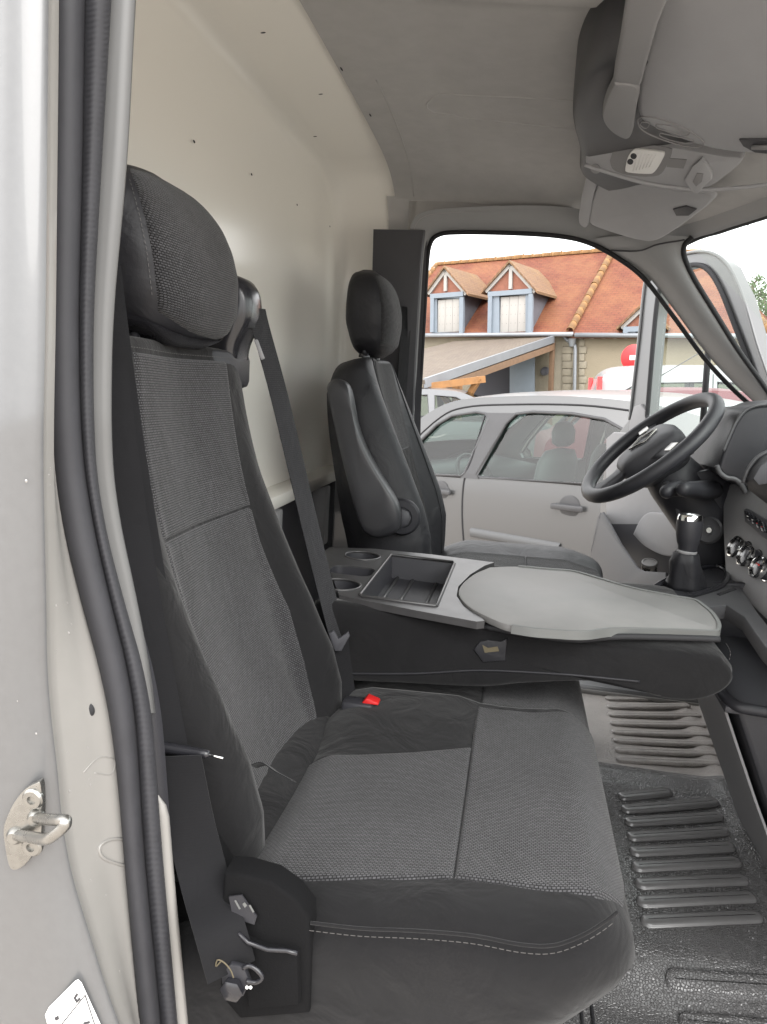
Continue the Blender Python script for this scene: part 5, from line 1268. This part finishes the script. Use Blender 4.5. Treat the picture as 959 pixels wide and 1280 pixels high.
# ---------------- cars
def make_car(name, label, rear, yaw, paint, L, Wd, side, belt, windows, glass_segs, doors=(), handles=(), strip=None, extras=None, group='cars parked in the yard', cat='car', wheels=True, ant=None):
    """side: top outline (x, z) from rear bumper over the roof to the nose; belt: (x, z) line; windows: polygons in (x, z)"""
    car = thing(name, rear, label, cat, group, van=False)
    c, s = math.cos(yaw), math.sin(yaw); R0 = np.array(rear, float)
    def wl(x, y, z): return R0 + np.array([c * x - s * y, s * x + c * y, z])
    H = max(z for x, z in side)
    def lat(x, z):
        b = np.interp(x, *zip(*belt)); e = 1 - 0.13 * abs((x - L / 2) / (L / 2)) ** 5
        if z <= b: k = 1 - 0.05 * ((z - 0.62) / 0.55) ** 2
        else: k = 1 - 0.05 * ((b - 0.62) / 0.55) ** 2 - 0.19 * ((z - b) / (H - b)) ** 1.25
        return Wd / 2 * e * k
    xr, xf, wr = 0.16 * L, 0.80 * L, 0.33
    low = [(L - 0.03, 0.30), (xf + wr, 0.26)] + [(xf + wr * math.cos(a), 0.30 + wr * math.sin(a)) for a in np.linspace(0.1, math.pi - 0.1, 12)] + [(xf - wr, 0.24), (xr + wr, 0.24)] + [(xr + wr * math.cos(a), 0.30 + wr * math.sin(a)) for a in np.linspace(0.1, math.pi - 0.1, 12)] + [(xr - wr, 0.30), (0.03, 0.34)]
    top = [tuple(p) for p in cs(np.array(side), 70)]
    outline = top + low
    ex = [(x, z) for x in np.linspace(0.1, L - 0.1, 30) for z in np.linspace(0.3, H - 0.05, 12) if inside((x, z), outline) and not any(inside((x, z), w) for w in windows)]
    for sg in (1, -1):
        plate('body_side', outline, windows, lambda u, v, d, sg=sg: wl(u, sg * (lat(u, v) - d), v), 0.05, paint, car, van=False, extra=ex, sharp=30)
        for wdw in windows:
            mesh('side_window', [wl(u, sg * (lat(u, v) - 0.018), v) for u, v in wdw], [list(range(len(wdw)))], M['carglass'], car, van=False, smooth=False)
            tube('window_trim', np.array([wl(u, sg * (lat(u, v) + 0.002), v) for u, v in wdw]), 0.010, M['cartrim'], car, n=6, closed=True, van=False)
    P = []
    for x, z in top: P.append([wl(x, lat(x, z) * q, z + 0.035 * (1 - q * q)) for q in np.linspace(1, -1, 13)])
    P = np.array(P); tx = np.array([p[0] for p in top])
    segs = []; cur = None
    for i in range(len(top) - 1):
        g_ = any(a <= (tx[i] + tx[i + 1]) / 2 <= b and top[i][1] > np.interp(tx[i], *zip(*belt)) - 0.02 for a, b in glass_segs)
        if cur is None or cur[0] != g_: cur = [g_, i, i + 1]; segs.append(cur)
        else: cur[2] = i + 1
    for g_, a, b in segs:
        grid('glass_screen' if g_ else 'body_top', P[a:b + 1], M['carglass'] if g_ else paint, car, van=False)
    mesh('underside', [wl(0.1, Wd * .42, 0.27), wl(L - .1, Wd * .42, 0.27), wl(L - .1, -Wd * .42, 0.27), wl(0.1, -Wd * .42, 0.27)], [(0, 1, 2, 3)], M['cartrim'], car, van=False, smooth=False)
    nose = [[wl(x, q * lat(x, z), z) for q in np.linspace(1, -1, 9)] for x, z in ((L, side[-1][1]), (L - 0.02, 0.5), (L - 0.03, 0.30))]; grid('front_bumper', np.array(nose), paint, car, van=False)
    tail = [[wl(x, q * lat(x, z), z) for q in np.linspace(1, -1, 9)] for x, z in ((side[0][0], side[0][1]), (0.0, 0.5), (0.03, 0.34))]; grid('rear_bumper', np.array(tail), paint, car, van=False)
    for sg in (1, -1):
        for q in doors: tube('door_gap', np.array([wl(x, sg * (lat(x, z) + 0.001), z) for x, z in cs(np.array(q), 24)]), 0.006, M['rubber_dark'], car, n=5, van=False)
        for hx, hz in handles:
            h_ = box('door_handle', wl(hx, sg * (lat(hx, hz) + 0.026), hz), (0.215, 0.026, 0.036), M['cartrim'], car, rot=Matrix.Rotation(yaw, 3, 'Z'), bevel=0.010, van=False)
            lathe('handle_cup', [(0.072, 0.0), (0.066, 0.002), (0.0, 0.003)], wl(hx - 0.005, sg * (lat(hx, hz) + 0.0005), hz), (-s * sg, c * sg, 0), M['cartrim'], h_, n=24, van=False)
        if strip:
            (x0, z0), (x1, z1) = strip; P2 = []
            for x in np.linspace(x0, x1, 20):
                z = np.interp(x, [x0, x1], [z0, z1]); P2.append([wl(x, sg * (lat(x, z) + o), z + dz) for o, dz in ((0.0, -0.032), (0.016, -0.024), (0.018, 0.020), (0.0, 0.030))])
            grid('rub_strip', np.array(P2).transpose(1, 0, 2), M['cartrim_grey'], car, van=False)
        if wheels:
            for x in (xr, xf):
                w = lathe('wheel', [(0.20, 0.0), (0.29, 0.0), (0.305, 0.03), (0.305, 0.15), (0.29, 0.18), (0.0, 0.18)], wl(x, sg * (Wd / 2 - 0.02), 0.305), (s * sg, -c * sg, 0), M['tyre'], car, n=28, van=False)
                lathe('rim', [(0.0, -0.004), (0.05, -0.006), (0.19, 0.004), (0.205, 0.0), (0.205, 0.05)], wl(x, sg * (Wd / 2 - 0.02), 0.305), (s * sg, -c * sg, 0), M['rimm'], w, n=28, van=False)
    if extras: extras(car, wl, lat)
    return car

M['silvercar'] = mat('grey metallic car paint', (0.100, 0.101, 0.103), 0.30, metal=0.55, coat=0.3)
M['maroon'] = mat('maroon car paint', (0.10, 0.015, 0.022), 0.5, coat=0.05, noise=(60, 0.05))
M['whitecar'] = mat('white car paint', (0.28, 0.285, 0.29), 0.35, coat=0.5, noise=(3, 0.03))
M['greycar'] = mat('dark grey car paint', (0.136, 0.139, 0.146), 0.35, metal=0.4, coat=0.5, noise=(60, 0.05))
u = np.array([-0.83, 0.557]); u /= np.linalg.norm(u); yaw = math.atan2(u[1], u[0]); left = np.array([-u[1], u[0]])
hd = Wp(711, 634, Z=0.86)[:2]; WC = 1.67
rear = hd - u * 1.30 - left * (WC / 2 * 0.99)
side = [(0.02, 0.55), (0.03, 0.80), (0.10, 0.97), (0.28, 1.20), (0.52, 1.38), (0.90, 1.475), (1.40, 1.515), (1.90, 1.510), (2.35, 1.465), (2.70, 1.28), (3.05, 1.06), (3.40, 0.96), (3.72, 0.80), (3.84, 0.62)]
belt = [(0, 0.99), (1.0, 0.985), (2.0, 0.950), (3.0, 0.91), (4, 0.85)]
w1 = [(1.20, 1.005), (1.02, 1.02), (0.92, 1.10), (0.94, 1.22), (1.02, 1.325), (1.16, 1.385), (1.38, 1.412), (1.66, 1.415), (1.78, 1.40), (1.84, 1.34), (2.00, 1.00), (1.97, 0.985)]
w2 = [(2.13, 0.975), (2.10, 1.00), (1.99, 1.36), (2.02, 1.395), (2.10, 1.405), (2.30, 1.375), (2.42, 1.31), (2.62, 1.12), (2.72, 1.00), (2.70, 0.955)]
w3 = [(0.82, 1.10), (0.60, 1.13), (0.58, 1.17), (0.74, 1.27), (0.84, 1.30)]
def silver_extras(car, wl, lat):
    for y in (0.36, -0.36):
        for x in (1.75, 0.75):
            st = loft('inner_seat', [[wl(x + 0.10 * math.cos(a) * r - 0.10 * t, y + 0.22 * math.sin(a) * r, 0.55 + 0.62 * t) for a in np.linspace(0, 2 * math.pi, 18, endpoint=False)] for t, r in ((0, 1), (0.5, 1.02), (0.85, 0.95), (0.97, 0.7), (1.0, 0.1))], M['cartrim_grey'], car, van=False)
            loft('inner_headrest', [[wl(x - 0.12 + 0.05 * math.cos(a) * r, y + 0.13 * math.sin(a) * r, 1.18 + 0.17 * t) for a in np.linspace(0, 2 * math.pi, 16, endpoint=False)] for t, r in ((0, 0.5), (0.15, 0.95), (0.6, 1.0), (0.9, 0.7), (1, 0.1))], M['cartrim_grey'], st, van=False)
    tube('inner_wheel', np.array([wl(2.35 + 0.10 * math.sin(a), 0.36 + 0.18 * math.cos(a), 0.93 + 0.14 * math.sin(a)) for a in np.linspace(0, 2 * math.pi, 30, endpoint=False)]), 0.015, M['cartrim'], car, n=6, closed=True, van=False)
    grid('inner_dash', np.array([[wl(x, y, z) for y in (0.7, 0, -0.7)] for x, z in ((2.55, 0.7), (2.50, 0.92), (3.0, 0.98))]), M['cartrim'], car, van=False)
    # black door frames: proud panels between the windows
    for q in ([(1.975, 0.972), (2.00, 1.0), (1.84, 1.34), (1.78, 1.405), (2.03, 1.402), (1.985, 1.36), (2.105, 1.0), (2.13, 0.968)], [(1.03, 1.012), (0.92, 1.10), (0.94, 1.22), (1.02, 1.33), (0.90, 1.32), (0.83, 1.28), (0.81, 1.06), (0.84, 1.02)]):
        for sg in (1, -1): mesh('pillar_film', [wl(x, sg * (lat(x, z) + 0.007), z) for x, z in q], [list(range(len(q)))], M['cartrim'], car, van=False, smooth=False)
    lathe('door_lock', [(0.022, 0), (0.020, 0.006), (0, 0.008)], wl(2.24, lat(2.24, 0.87) + 0.001, 0.87), (left[0], left[1], 0), M['cartrim'], car, n=16, van=False)
make_car('hatchback_car', 'silver grey hatchback with black door handles parked close beyond the driver doorway', (rear[0], rear[1], 0.0), yaw, M['silvercar'], 3.85, WC, side, belt, [w1, w2, w3],
         [(0.12, 0.50), (2.40, 3.00)], doors=([(2.02, 1.40), (2.06, 1.10), (2.10, 0.95), (2.10, 0.70), (2.06, 0.35)], [(0.88, 1.40), (0.86, 1.20), (0.84, 0.98), (0.90, 0.75), (1.02, 0.60)], [(0.90, 1.425), (1.30, 1.462), (1.80, 1.46), (2.20, 1.435), (2.42, 1.35), (2.72, 1.08)]),
         handles=((1.30, 0.86), (2.30, 0.86)), strip=((1.34, 0.605), (2.02, 0.610)), extras=silver_extras)
# maroon car behind it
sideM = [(0.02, 0.60), (0.05, 0.95), (0.25, 1.05), (0.55, 1.33), (1.05, 1.50), (1.7, 1.535), (2.3, 1.49), (2.75, 1.30), (3.2, 1.05), (3.7, 0.95), (4.0, 0.80), (4.1, 0.60)]
beltM = [(0, 1.0), (2, 0.97), (4.1, 0.9)]
wM = [[(0.80, 1.03), (0.86, 1.28), (1.15, 1.42), (1.75, 1.44), (1.80, 1.0)], [(1.90, 1.0), (1.88, 1.43), (2.25, 1.40), (2.55, 1.25), (2.85, 0.99)]]
pM = Wp(716, 495, Y=7.0)
def ant(car, wl, lat): tube('aerial', [wl(1.15, 0, 1.53), wl(1.9, 0.0, 2.0)], 0.006, M['cartrim'], car, n=5, van=False)
make_car('hatchback_car', 'maroon hatchback roof showing behind the silver car, below the white van', (pM[0] - 0.35, 7.85, 0.0), 0.05, M['maroon'], 4.1, 1.7, sideM, beltM, wM, [(0.25, 0.55), (2.4, 3.2)], extras=ant)
# white van
sideV = [(0.02, 0.60), (0.03, 1.10), (0.10, 1.60), (0.22, 1.80), (0.60, 1.855), (1.6, 1.86), (2.5, 1.82), (2.95, 1.62), (3.45, 1.20), (3.9, 1.05), (4.25, 0.85), (4.35, 0.60)]
beltV = [(0, 1.12), (4.4, 1.05)]
wV = [[(0.35, 1.16), (0.40, 1.50), (0.60, 1.62), (1.55, 1.64), (1.55, 1.14)], [(1.68, 1.14), (1.68, 1.64), (2.45, 1.61), (2.65, 1.54), (3.05, 1.13)]]
pV = Wp(744, 470, Y=9.6)
def van_extras(car, wl, lat):
    for sg in (1, -1): loft('tail_lamp', [[wl(0.045 + 0.05 * k, sg * (lat(0.1, 1.4) - 0.01) + dy * 0.05, z) for dy, z in ((-1, 1.05), (1, 1.05), (1, 1.66), (-1, 1.72))] for k in (0, 1.4)], M['lampred'], car, van=False)
make_car('delivery_van', 'small white van with red tail lamp parked before the house wall', (pV[0], 10.45, 0.0), 0.0, M['whitecar'], 4.35, 1.75, sideV, beltV, wV, [(2.7, 3.4)], doors=([(1.62, 1.75), (1.62, 0.4)], [(2.60, 1.0), (2.62, 0.4)]), extras=van_extras, group='vehicles by the house', cat='van')
# grey car under the porch
pG = Wp(538, 492, Y=11.5)
make_car('hatchback_car', 'dark grey car roof under the timber porch at the left of the window', (pG[0] - 1.8, 12.2, 0.0), 0.0, M['greycar'], 4.1, 1.7, sideM, beltM, wM, [(0.25, 0.55), (2.4, 3.2)])

# ---------------- house
HY = 17.0
def Hp(px, py, **k): return V(px, py, world=2, **k)
def HS(pts, **k): return np.array([Hp(*p, **k) for p in pts])
house = thing('house', (1.5, HY + 2.0, 0.0), 'long stone house with orange tiled roof and blue dormers', 'house', van=2)
ez = 2.86
xl, xm_, xr_ = Hp(470, 416, Y=HY)[0], Hp(712, 416, Y=HY)[0], Hp(1010, 416, Y=HY)[0]
def wallpiece(nm, x0, x1, mt, y=HY):
    za, zb = [float(np.interp(x, [Le0[0], Re0[0]], [Le0[2], Re0[2]])) + 0.02 for x in (x0, x1)]
    return prism(nm, [(x0, y, 0), (x1, y, 0), (x1, y, zb), (x0, y, za)], (0, 0.4, 0), mt, house, van=2)
Le0, Re0 = Hp(478, 417, Y=HY - 0.25), Hp(966, 417, Y=HY - 0.25)
wallpiece('wall', xl, Hp(690, 416, Y=HY)[0], M['stone']); wallpiece('wall', Hp(690, 416, Y=HY)[0], Hp(722, 416, Y=HY)[0] , M['stone'], HY - 0.003); rw = wallpiece('wall', Hp(722, 416, Y=HY)[0], xr_, M['render'])
RYD = 2.75
def roofpt(px, py, Y): return Hp(px, py, Y=Y)
def roof(nm, e0, e1, r0, r1, mt):
    a, b, c, d = [np.array(q, float) for q in (e0, e1, r1, r0)]
    n = 2; ln = np.linalg.norm(b - a); sl_ = np.linalg.norm((c + d) / 2 - (a + b) / 2); vs = [a, b, c, d]
    ax = (b - a) / ln
    uv = [((p - a).dot(ax), np.linalg.norm((p - a) - ax * (p - a).dot(ax))) for p in vs]
    return mesh(nm, vs + [p - np.array([0, 0, 0.12]) for p in vs], [(0, 1, 2, 3), (4, 7, 6, 5), (0, 4, 5, 1), (1, 5, 6, 2), (2, 6, 7, 3), (3, 7, 4, 0)], mt, house, uv=uv + uv, van=2, smooth=False)
YE, YR = HY - 0.25, HY + RYD
Lr = roofpt(546, 331, YR); Mr = roofpt(767, 313, YR); Rr = roofpt(876, 316, YR)
Le = roofpt(478, 417, YE); Me = roofpt(713, 415, YE); Re = roofpt(966, 417, YE)
rl_ = roof('roof', Le, Me, Lr, Mr, M['tiles']); rr2 = roof('roof', Me + np.array([0.0, 0.0, -0.03]), Re, Mr + np.array([0.0, 0.0, -0.03]), Rr, M['tiles'])
# back slope
for e, f, r0, r1 in ((Le, Me, Lr, Mr), (Me, Re, Mr, Rr)):
    roof('back_roof', r0, r1, e + np.array([0, 2 * (YR - YE), 0]), f + np.array([0, 2 * (YR - YE), 0]), M['tiles'])
prism('gable', [Re + np.array([-0.25, 0.2, -0.2]), Rr + np.array([-0.25, 0, -0.2]), Re + np.array([-0.25, 2 * (YR - YE) - 0.2, -0.2]), (Re[0] - 0.25, Re[1] + 2 * (YR - YE) - 0.2, 0), (Re[0] - 0.25, Re[1] + 0.2, 0)], (-0.3, 0, 0), M['render'], house, van=2)
# ridge and verge tiles, one by one
rt = None
def capline(a, b, n, r):
    global rt
    a, b = np.array(a), np.array(b); d = (b - a) / n; L_ = np.linalg.norm(d); q = Vector(d).to_track_quat('X', 'Z')
    for i in range(n):
        c = a + d * (i + 0.5)
        if rt is None:
            P = [[(x, rr_ * r * math.cos(t), rr_ * r * math.sin(t)) for x, rr_ in ((-0.5, 1.0), (0.42, 1.0), (0.42, 1.12), (0.5, 1.12))] for t in np.linspace(-0.25, math.pi + 0.25, 9)]
            P = np.array(P); nu, nv = P.shape[:2]
            rt = mesh('ridge_tile', P.reshape(-1, 3), [(i_ * nv + j, (i_ + 1) * nv + j, (i_ + 1) * nv + j + 1, i_ * nv + j + 1) for i_ in range(nu - 1) for j in range(nv - 1)], M['ridge'], house, van=2, A=Matrix.Translation(Vector(c)) @ q.to_matrix().to_4x4() @ Matrix.Diagonal((L_, 1, 1, 1)))
        else: share(rt, house, Matrix.Translation(Vector(c)) @ q.to_matrix().to_4x4() @ Matrix.Diagonal((L_ * random.uniform(0.97, 1.03), 1, random.uniform(0.9, 1.15), 1)), 'ridge_tile', van=2)
capline(Lr, Mr, 19, 0.085); capline(Mr, Rr, 9, 0.085); capline(Mr + np.array([0, -0.03, 0.0]), Me + np.array([0, -0.02, 0.03]), 13, 0.085); capline(Rr, Re, 14, 0.08)
capline(Lr, Le, 14, 0.08)
# gutters with brackets, downpipe
tube('gutter', [Le + np.array([0, -0.08, -0.06]), Me + np.array([0.1, -0.08, -0.06])], 0.055, M['zincg'], house, n=10, van=2)
tube('gutter', [Me + np.array([0.15, -0.08, -0.08]), Re + np.array([0, -0.08, -0.06])], 0.055, M['zincg'], house, n=10, van=2)
for px in range(726, 960, 14):
    c = Hp(px, 422, Y=HY - 0.12); box('gutter_bracket', c, (0.05, 0.22, 0.05), M['whitepaint'], house, van=2)
tube('downpipe', cs(HS([(704, 419), (709, 425), (716, 429), (719, 434), (719, 450), (718, 500)], Y=HY - 0.10), 24), 0.045, M['zincg'], house, n=10, van=2)
lathe('hopper', [(0.06, -0.10), (0.09, 0.0), (0.11, 0.09), (0.0, 0.09)], Hp(715, 428, Y=HY - 0.14), (0, 0, 1), M['zincg'], house, n=14, van=2)
# quoin stones
for x0, w in ((703, 15), (724, 9)):
    for i in range(8):
        y0 = 424 + i * 9.3; wd_ = w * (1.0 if i % 2 else 0.72); a, b = Hp(x0, y0, Y=HY - 0.03), Hp(x0 + wd_, y0 + 8.5, Y=HY - 0.03)
        box('stone', ((a[0] + b[0]) / 2, HY - 0.012, (a[2] + b[2]) / 2), (b[0] - a[0], 0.05, a[2] - b[2]), M['stone'], house, bevel=0.012, van=2)
# dormers
def dormer(ax, ay, lx, rx, fy, base, ry, rback, sh, cheek=True):
    """apex, gable feet, frame x-range, roof depth in pixels"""
    Yf = HY - 0.28
    apex, fl_, fr2 = Hp(ax, ay, Y=Yf), Hp(lx, fy, Y=Yf), Hp(rx, fy, Y=Yf); dm = None
    il, ir = lx + 6, rx - 6
    # front frame with shutter opening
    out_ = [Hp(*p, Y=Yf)[[0, 2]] for p in ((il, base), (ir, base), (ir, fy + 2), (il, fy + 2))]; hol = [Hp(*p, Y=Yf)[[0, 2]] for p in ((sh[0], base - 0.5), (sh[1], base - 0.5), (sh[1], sh[2]), (sh[0], sh[2]))]
    dm = plate('dormer', [tuple(p) for p in out_], [tuple(p) for p in [hol]][0:0] + [[tuple(p) for p in hol]], lambda u_, v_, d: (u_, Yf + d, v_), 0.10, M['blue'], house, van=2)
    s0, s1 = hol[0], hol[2]; w = (hol[1][0] - hol[0][0]) / 3
    for i in range(3):
        bd = box('shutter_board', (hol[0][0] + w * (i + 0.5), Yf + 0.06, (hol[0][1] + hol[2][1]) / 2), (w - 0.006, 0.04, hol[2][1] - hol[0][1]), M['whitepaint'], dm, bevel=0.004, van=2)
    vs = []; fs = []
    for i in range(3):
        for j in range(3):
            for k in (-1, 1):
                c = np.array([hol[0][0] + w * (i + 0.5 + 0.25 * k), Yf + 0.035, hol[0][1] + (hol[2][1] - hol[0][1]) * (0.25 + 0.25 * j)]); b_ = len(vs)
                vs += [c + np.array(o) * 0.006 for o in ((-1, 0, -1), (1, 0, -1), (1, 0, 1), (-1, 0, 1), (0, -1, 0))]; fs += [(b_, b_ + 1, b_ + 4), (b_ + 1, b_ + 2, b_ + 4), (b_ + 2, b_ + 3, b_ + 4), (b_ + 3, b_, b_ + 4)]
    nl = mesh('shutter_studs', vs, fs, M['slate'], dm, van=2); nl['kind'] = 'stuff'
    # brick gable with timber
    g1, g2, g3 = Hp(ax, ay + 5, Y=Yf + 0.04), Hp(lx + 5, fy + 1, Y=Yf + 0.04), Hp(rx - 5, fy + 1, Y=Yf + 0.04)
    prism('gable_infill', [g1, g3, g2], (0, 0.05, 0), M['brick'], dm, van=2)
    for a, b in ((apex, fl_), (apex, fr2)):
        a2 = a + np.array([0, -0.03, 0.02]); d = b - a; n_ = np.array([d[2], 0, -d[0]]); n_ /= np.linalg.norm(n_); n_ = n_ if n_[2] < 0 else -n_
        prism('barge_board', [a2, b + np.array([0, -0.03, 0]), b + n_ * 0.10 + np.array([0, -0.03, 0]), a2 + n_ * 0.12], (0, 0.06, 0), M['whitepaint'], dm, van=2)
    p = Hp(ax, (ay + fy) / 2 + 2, Y=Yf); box('gable_post', p + np.array([0, 0.01, 0]), (0.09, 0.06, abs(fy - ay) * 0.0155), M['whitepaint'], dm, van=2)
    a, b = Hp(il - 1, fy + 3, Y=Yf), Hp(ir + 1, fy + 3, Y=Yf); box('lintel', (a + b) / 2 + np.array([0, -0.01, 0]), (b[0] - a[0], 0.10, 0.12), M['blue'], dm, van=2)
    for x in (il, ir): c = Hp(x, (fy + base) / 2 + 3, Y=Yf); box('side_post', c + np.array([0.03 if x == il else -0.03, -0.012, 0]), (0.11, 0.09, abs(base - fy) * 0.0185), M['blue'], dm, van=2)
    # roof and cheek running back into the main slope
    bk = np.array([0, 2.0, 0])
    for a, nm in ((fr2, 1), (fl_, -1)):
        e0 = a + np.array([0.06 * nm, -0.10, -0.03]); r0 = apex + np.array([0, -0.10, 0.03]); vs = [e0, e0 + bk, r0 + bk, r0]; ln = 2.0; hh = np.linalg.norm(r0 - e0)
        mesh('dormer_roof', vs + [q - np.array([0, 0, 0.06]) for q in vs], [(0, 1, 2, 3), (4, 7, 6, 5), (0, 4, 5, 1), (3, 2, 6, 7), (0, 3, 7, 4)], M['tiles_old'], dm, uv=[(0, 0), (ln, 0), (ln, hh), (0, hh)] * 2, van=2, smooth=False)
    for x in (il + 1, ir - 1):
        p0 = Hp(x, fy + 2, Y=Yf + 0.1); p1 = Hp(x, base, Y=Yf + 0.1)
        prism('cheek', [p0, p0 + bk * 0.9, p1 + bk * 0.9, p1], (0.03, 0, 0), M['slate'], dm, van=2)
    return dm
dormer(557, 334, 534, 585, 366, 416, 0, 0, (546, 574, 373))
dormer(638.5, 327, 606, 671, 363, 416, 0, 0, (624, 657, 369))
dormer(804, 381, 775, 833, 408, 417, 0, 0, (795, 813, 411.5))

# lean-to porch
porch = thing('porch', (-2.5, 14.5, 0.0), 'lean-to timber porch with brown tiles and zinc edge against the house', 'porch', van=2)
w0, w1_ = np.array([-9.0, HY - 0.3, 2.80]), Hp(692, 421, Y=HY - 0.3); f1 = Hp(531, 475, X=w1_[0] + 0.15); FY = f1[1]; f0 = np.array([-9.0, FY, f1[2]])
vs = [f0, f1, w1_, w0]; mesh('porch_roof', vs + [p - np.array([0, 0, 0.07]) for p in vs], [(0, 1, 2, 3), (4, 7, 6, 5), (0, 4, 5, 1), (1, 5, 6, 2), (2, 6, 7, 3)], M['porch_tiles'], porch, uv=[(0, 0), (7, 0), (9.5, 3.6), (0, 3.6)] * 2, van=2, smooth=False)
sweep('verge_flashing', [f1 + np.array([0, 0, 0.0]), w1_], [(0.03, -0.03), (0.03, 0.03), (-0.14, 0.03), (-0.14, -0.03)], M['zincg'], porch, up=(0, 0, 1), van=2, sharp=40)
sweep('verge_beam', [f1 + np.array([-0.02, 0.05, -0.22]), w1_ + np.array([-0.02, 0.05, -0.24])], [(0.07, -0.05), (0.07, 0.05), (-0.07, 0.05), (-0.07, -0.05)], M['brown'], porch, up=(0, 0, 1), van=2, sharp=40)
PY = FY + 0.9; pb = Hp(572, 470, Y=PY); box('post', (pb[0], PY, 0.86), (0.15, 0.15, 1.70), M['oak'], porch, bevel=0.01, van=2)
sweep('front_beam', [(f1[0] - 0.1, FY + 0.15, f1[2] - 0.12), (pb[0] + 0.5, PY + 0.1, f1[2] + 0.02)], [(0.06, -0.06), (0.06, 0.06), (-0.06, 0.06), (-0.06, -0.06)], M['oak'], porch, up=(0, 0, 1), van=2, sharp=40)
for dx in (-0.45, 0.45): sweep('brace', [(pb[0], PY, 1.05), (pb[0] + dx, PY, 1.62 if dx < 0 else 1.74)], [(0.05, -0.05), (0.05, 0.05), (-0.05, 0.05), (-0.05, -0.05)], M['oak'], porch, up=(0, 1, 0), van=2, sharp=40)
pw = Hp(690, 450, Y=HY - 0.25); box('wall_post', (pw[0], HY - 0.25, 1.38), (0.11, 0.11, 2.75), M['brown'], porch, bevel=0.008, van=2)
prism('dark_doorway', HS([(590, 445), (637, 438), (637, 520), (590, 520)], Y=HY - 0.02), (0, 0.01, 0), M['dark'], porch, van=2)
dq = HS([(637, 444), (668, 442), (668, 520), (637, 520)], Y=HY - 0.20)
bd = prism('blue_door', dq, (0, 0.05, 0), M['blue'], porch, bevel=0.01, van=2)
lathe('wall_lamp', [(0.0, -0.07), (0.10, -0.05), (0.12, 0.0), (0.08, 0.05), (0, 0.06)], Hp(681, 464, Y=HY - 0.06), (0, -1, 0.3), M['slate'], porch, n=16, van=2)

# no-entry sign
sg_ = thing('road_sign', (*Wp(793, 447, Y=12.4)[:2], 0.0), 'round red no entry sign with white bar on a post', 'road sign', van=False)
c = Wp(793, 447, Y=12.4); disc = lathe('disc', [(0.0, 0.0), (0.225, 0.0), (0.232, 0.004), (0.232, 0.014), (0.0, 0.014)], c, (-0.15, 1, 0), M['signred'], sg_, n=40, van=False)
box('white_bar', c + np.array([0.0, -0.008, 0]), (0.33, 0.008, 0.080), M['white'], disc, rot=Matrix.Rotation(-0.0, 3, 'Z'), van=False)
tube('post', [(c[0], c[1] + 0.05, 0), (c[0], c[1] + 0.05, c[2] + 0.2)], 0.03, M['zincg'], sg_, n=10, van=False)

# ---------------- trees
def tree(name, label, base, h, r, n, seed, group='trees beyond the yard', sparse=False):
    rs = np.random.RandomState(seed); t = thing(name, base, label, 'tree', group, van=False); b = np.array(base, float)
    top = b + np.array([0.1 * h * rs.randn() * 0.3, 0, h * 0.85])
    tr = tube('trunk', cs(np.array([b, b + np.array([0.05, 0, h * 0.35]), top]), 12), np.linspace(0.035 * h, 0.006 * h, 12), M['bark'], t, n=8, van=False)
    cl = []
    for k in range(9 if sparse else 14):
        a = rs.uniform(0, 6.28); z0 = rs.uniform(0.3, 0.8) * h; e = b + np.array([math.cos(a) * r * rs.uniform(0.5, 1), math.sin(a) * r * rs.uniform(0.5, 1), z0 + rs.uniform(0.08, 0.25) * h])
        tube('limb', cs(np.array([b + np.array([0, 0, z0]), (b + e) / 2 + np.array([0, 0, z0 * 0.55]), e]), 8), np.linspace(0.012 * h, 0.003 * h, 8), M['bark'], t, n=6, van=False); cl.append(e)
    cl.append(top)
    vs = []; fs = []
    for i in range(n):
        c = cl[rs.randint(len(cl))] + rs.randn(3) * (0.12 if sparse else 0.24) * r * np.array([1, 1, 0.8]); s = rs.uniform(0.05, 0.10) * (h / 6) ** 0.5
        a, q = rs.randn(3), rs.randn(3); a /= np.linalg.norm(a); q -= a * q.dot(a); q /= np.linalg.norm(q); k = len(vs)
        vs += [c - a * s, c + q * s * 0.5, c + a * s, c - q * s * 0.5]; fs.append((k, k + 1, k + 2, k + 3))
    cr2 = mesh('crown', vs, fs, M['leaf'], t, van=False, smooth=False); cr2['kind'] = 'stuff'
    return t
p = Wp(958, 420, Y=30); tree('broadleaf_tree', 'dense green tree at the right edge behind the house roof', (p[0], 30, 0), 5.3, 1.5, 9000, 3)
p = Wp(926, 420, Y=34); tree('broadleaf_tree', 'thin sparse tree standing against the sky in the windscreen', (p[0], 34, 0), 6.9, 0.9, 420, 11, sparse=True)

# ================================================================== place everything
bpy.context.view_layer.update()
for o in list(scene.objects):
    if o.name not in ABS: continue
    A = ABS[o.name]
    if o.parent is not None: o.matrix_basis = ABS[o.parent.name].inverted() @ A
    else: o.matrix_basis = {0: A, 1: TILT @ A, 2: HOUSE @ A}[o['_v']]
for o in list(scene.objects):
    if '_v' in o: del o['_v']
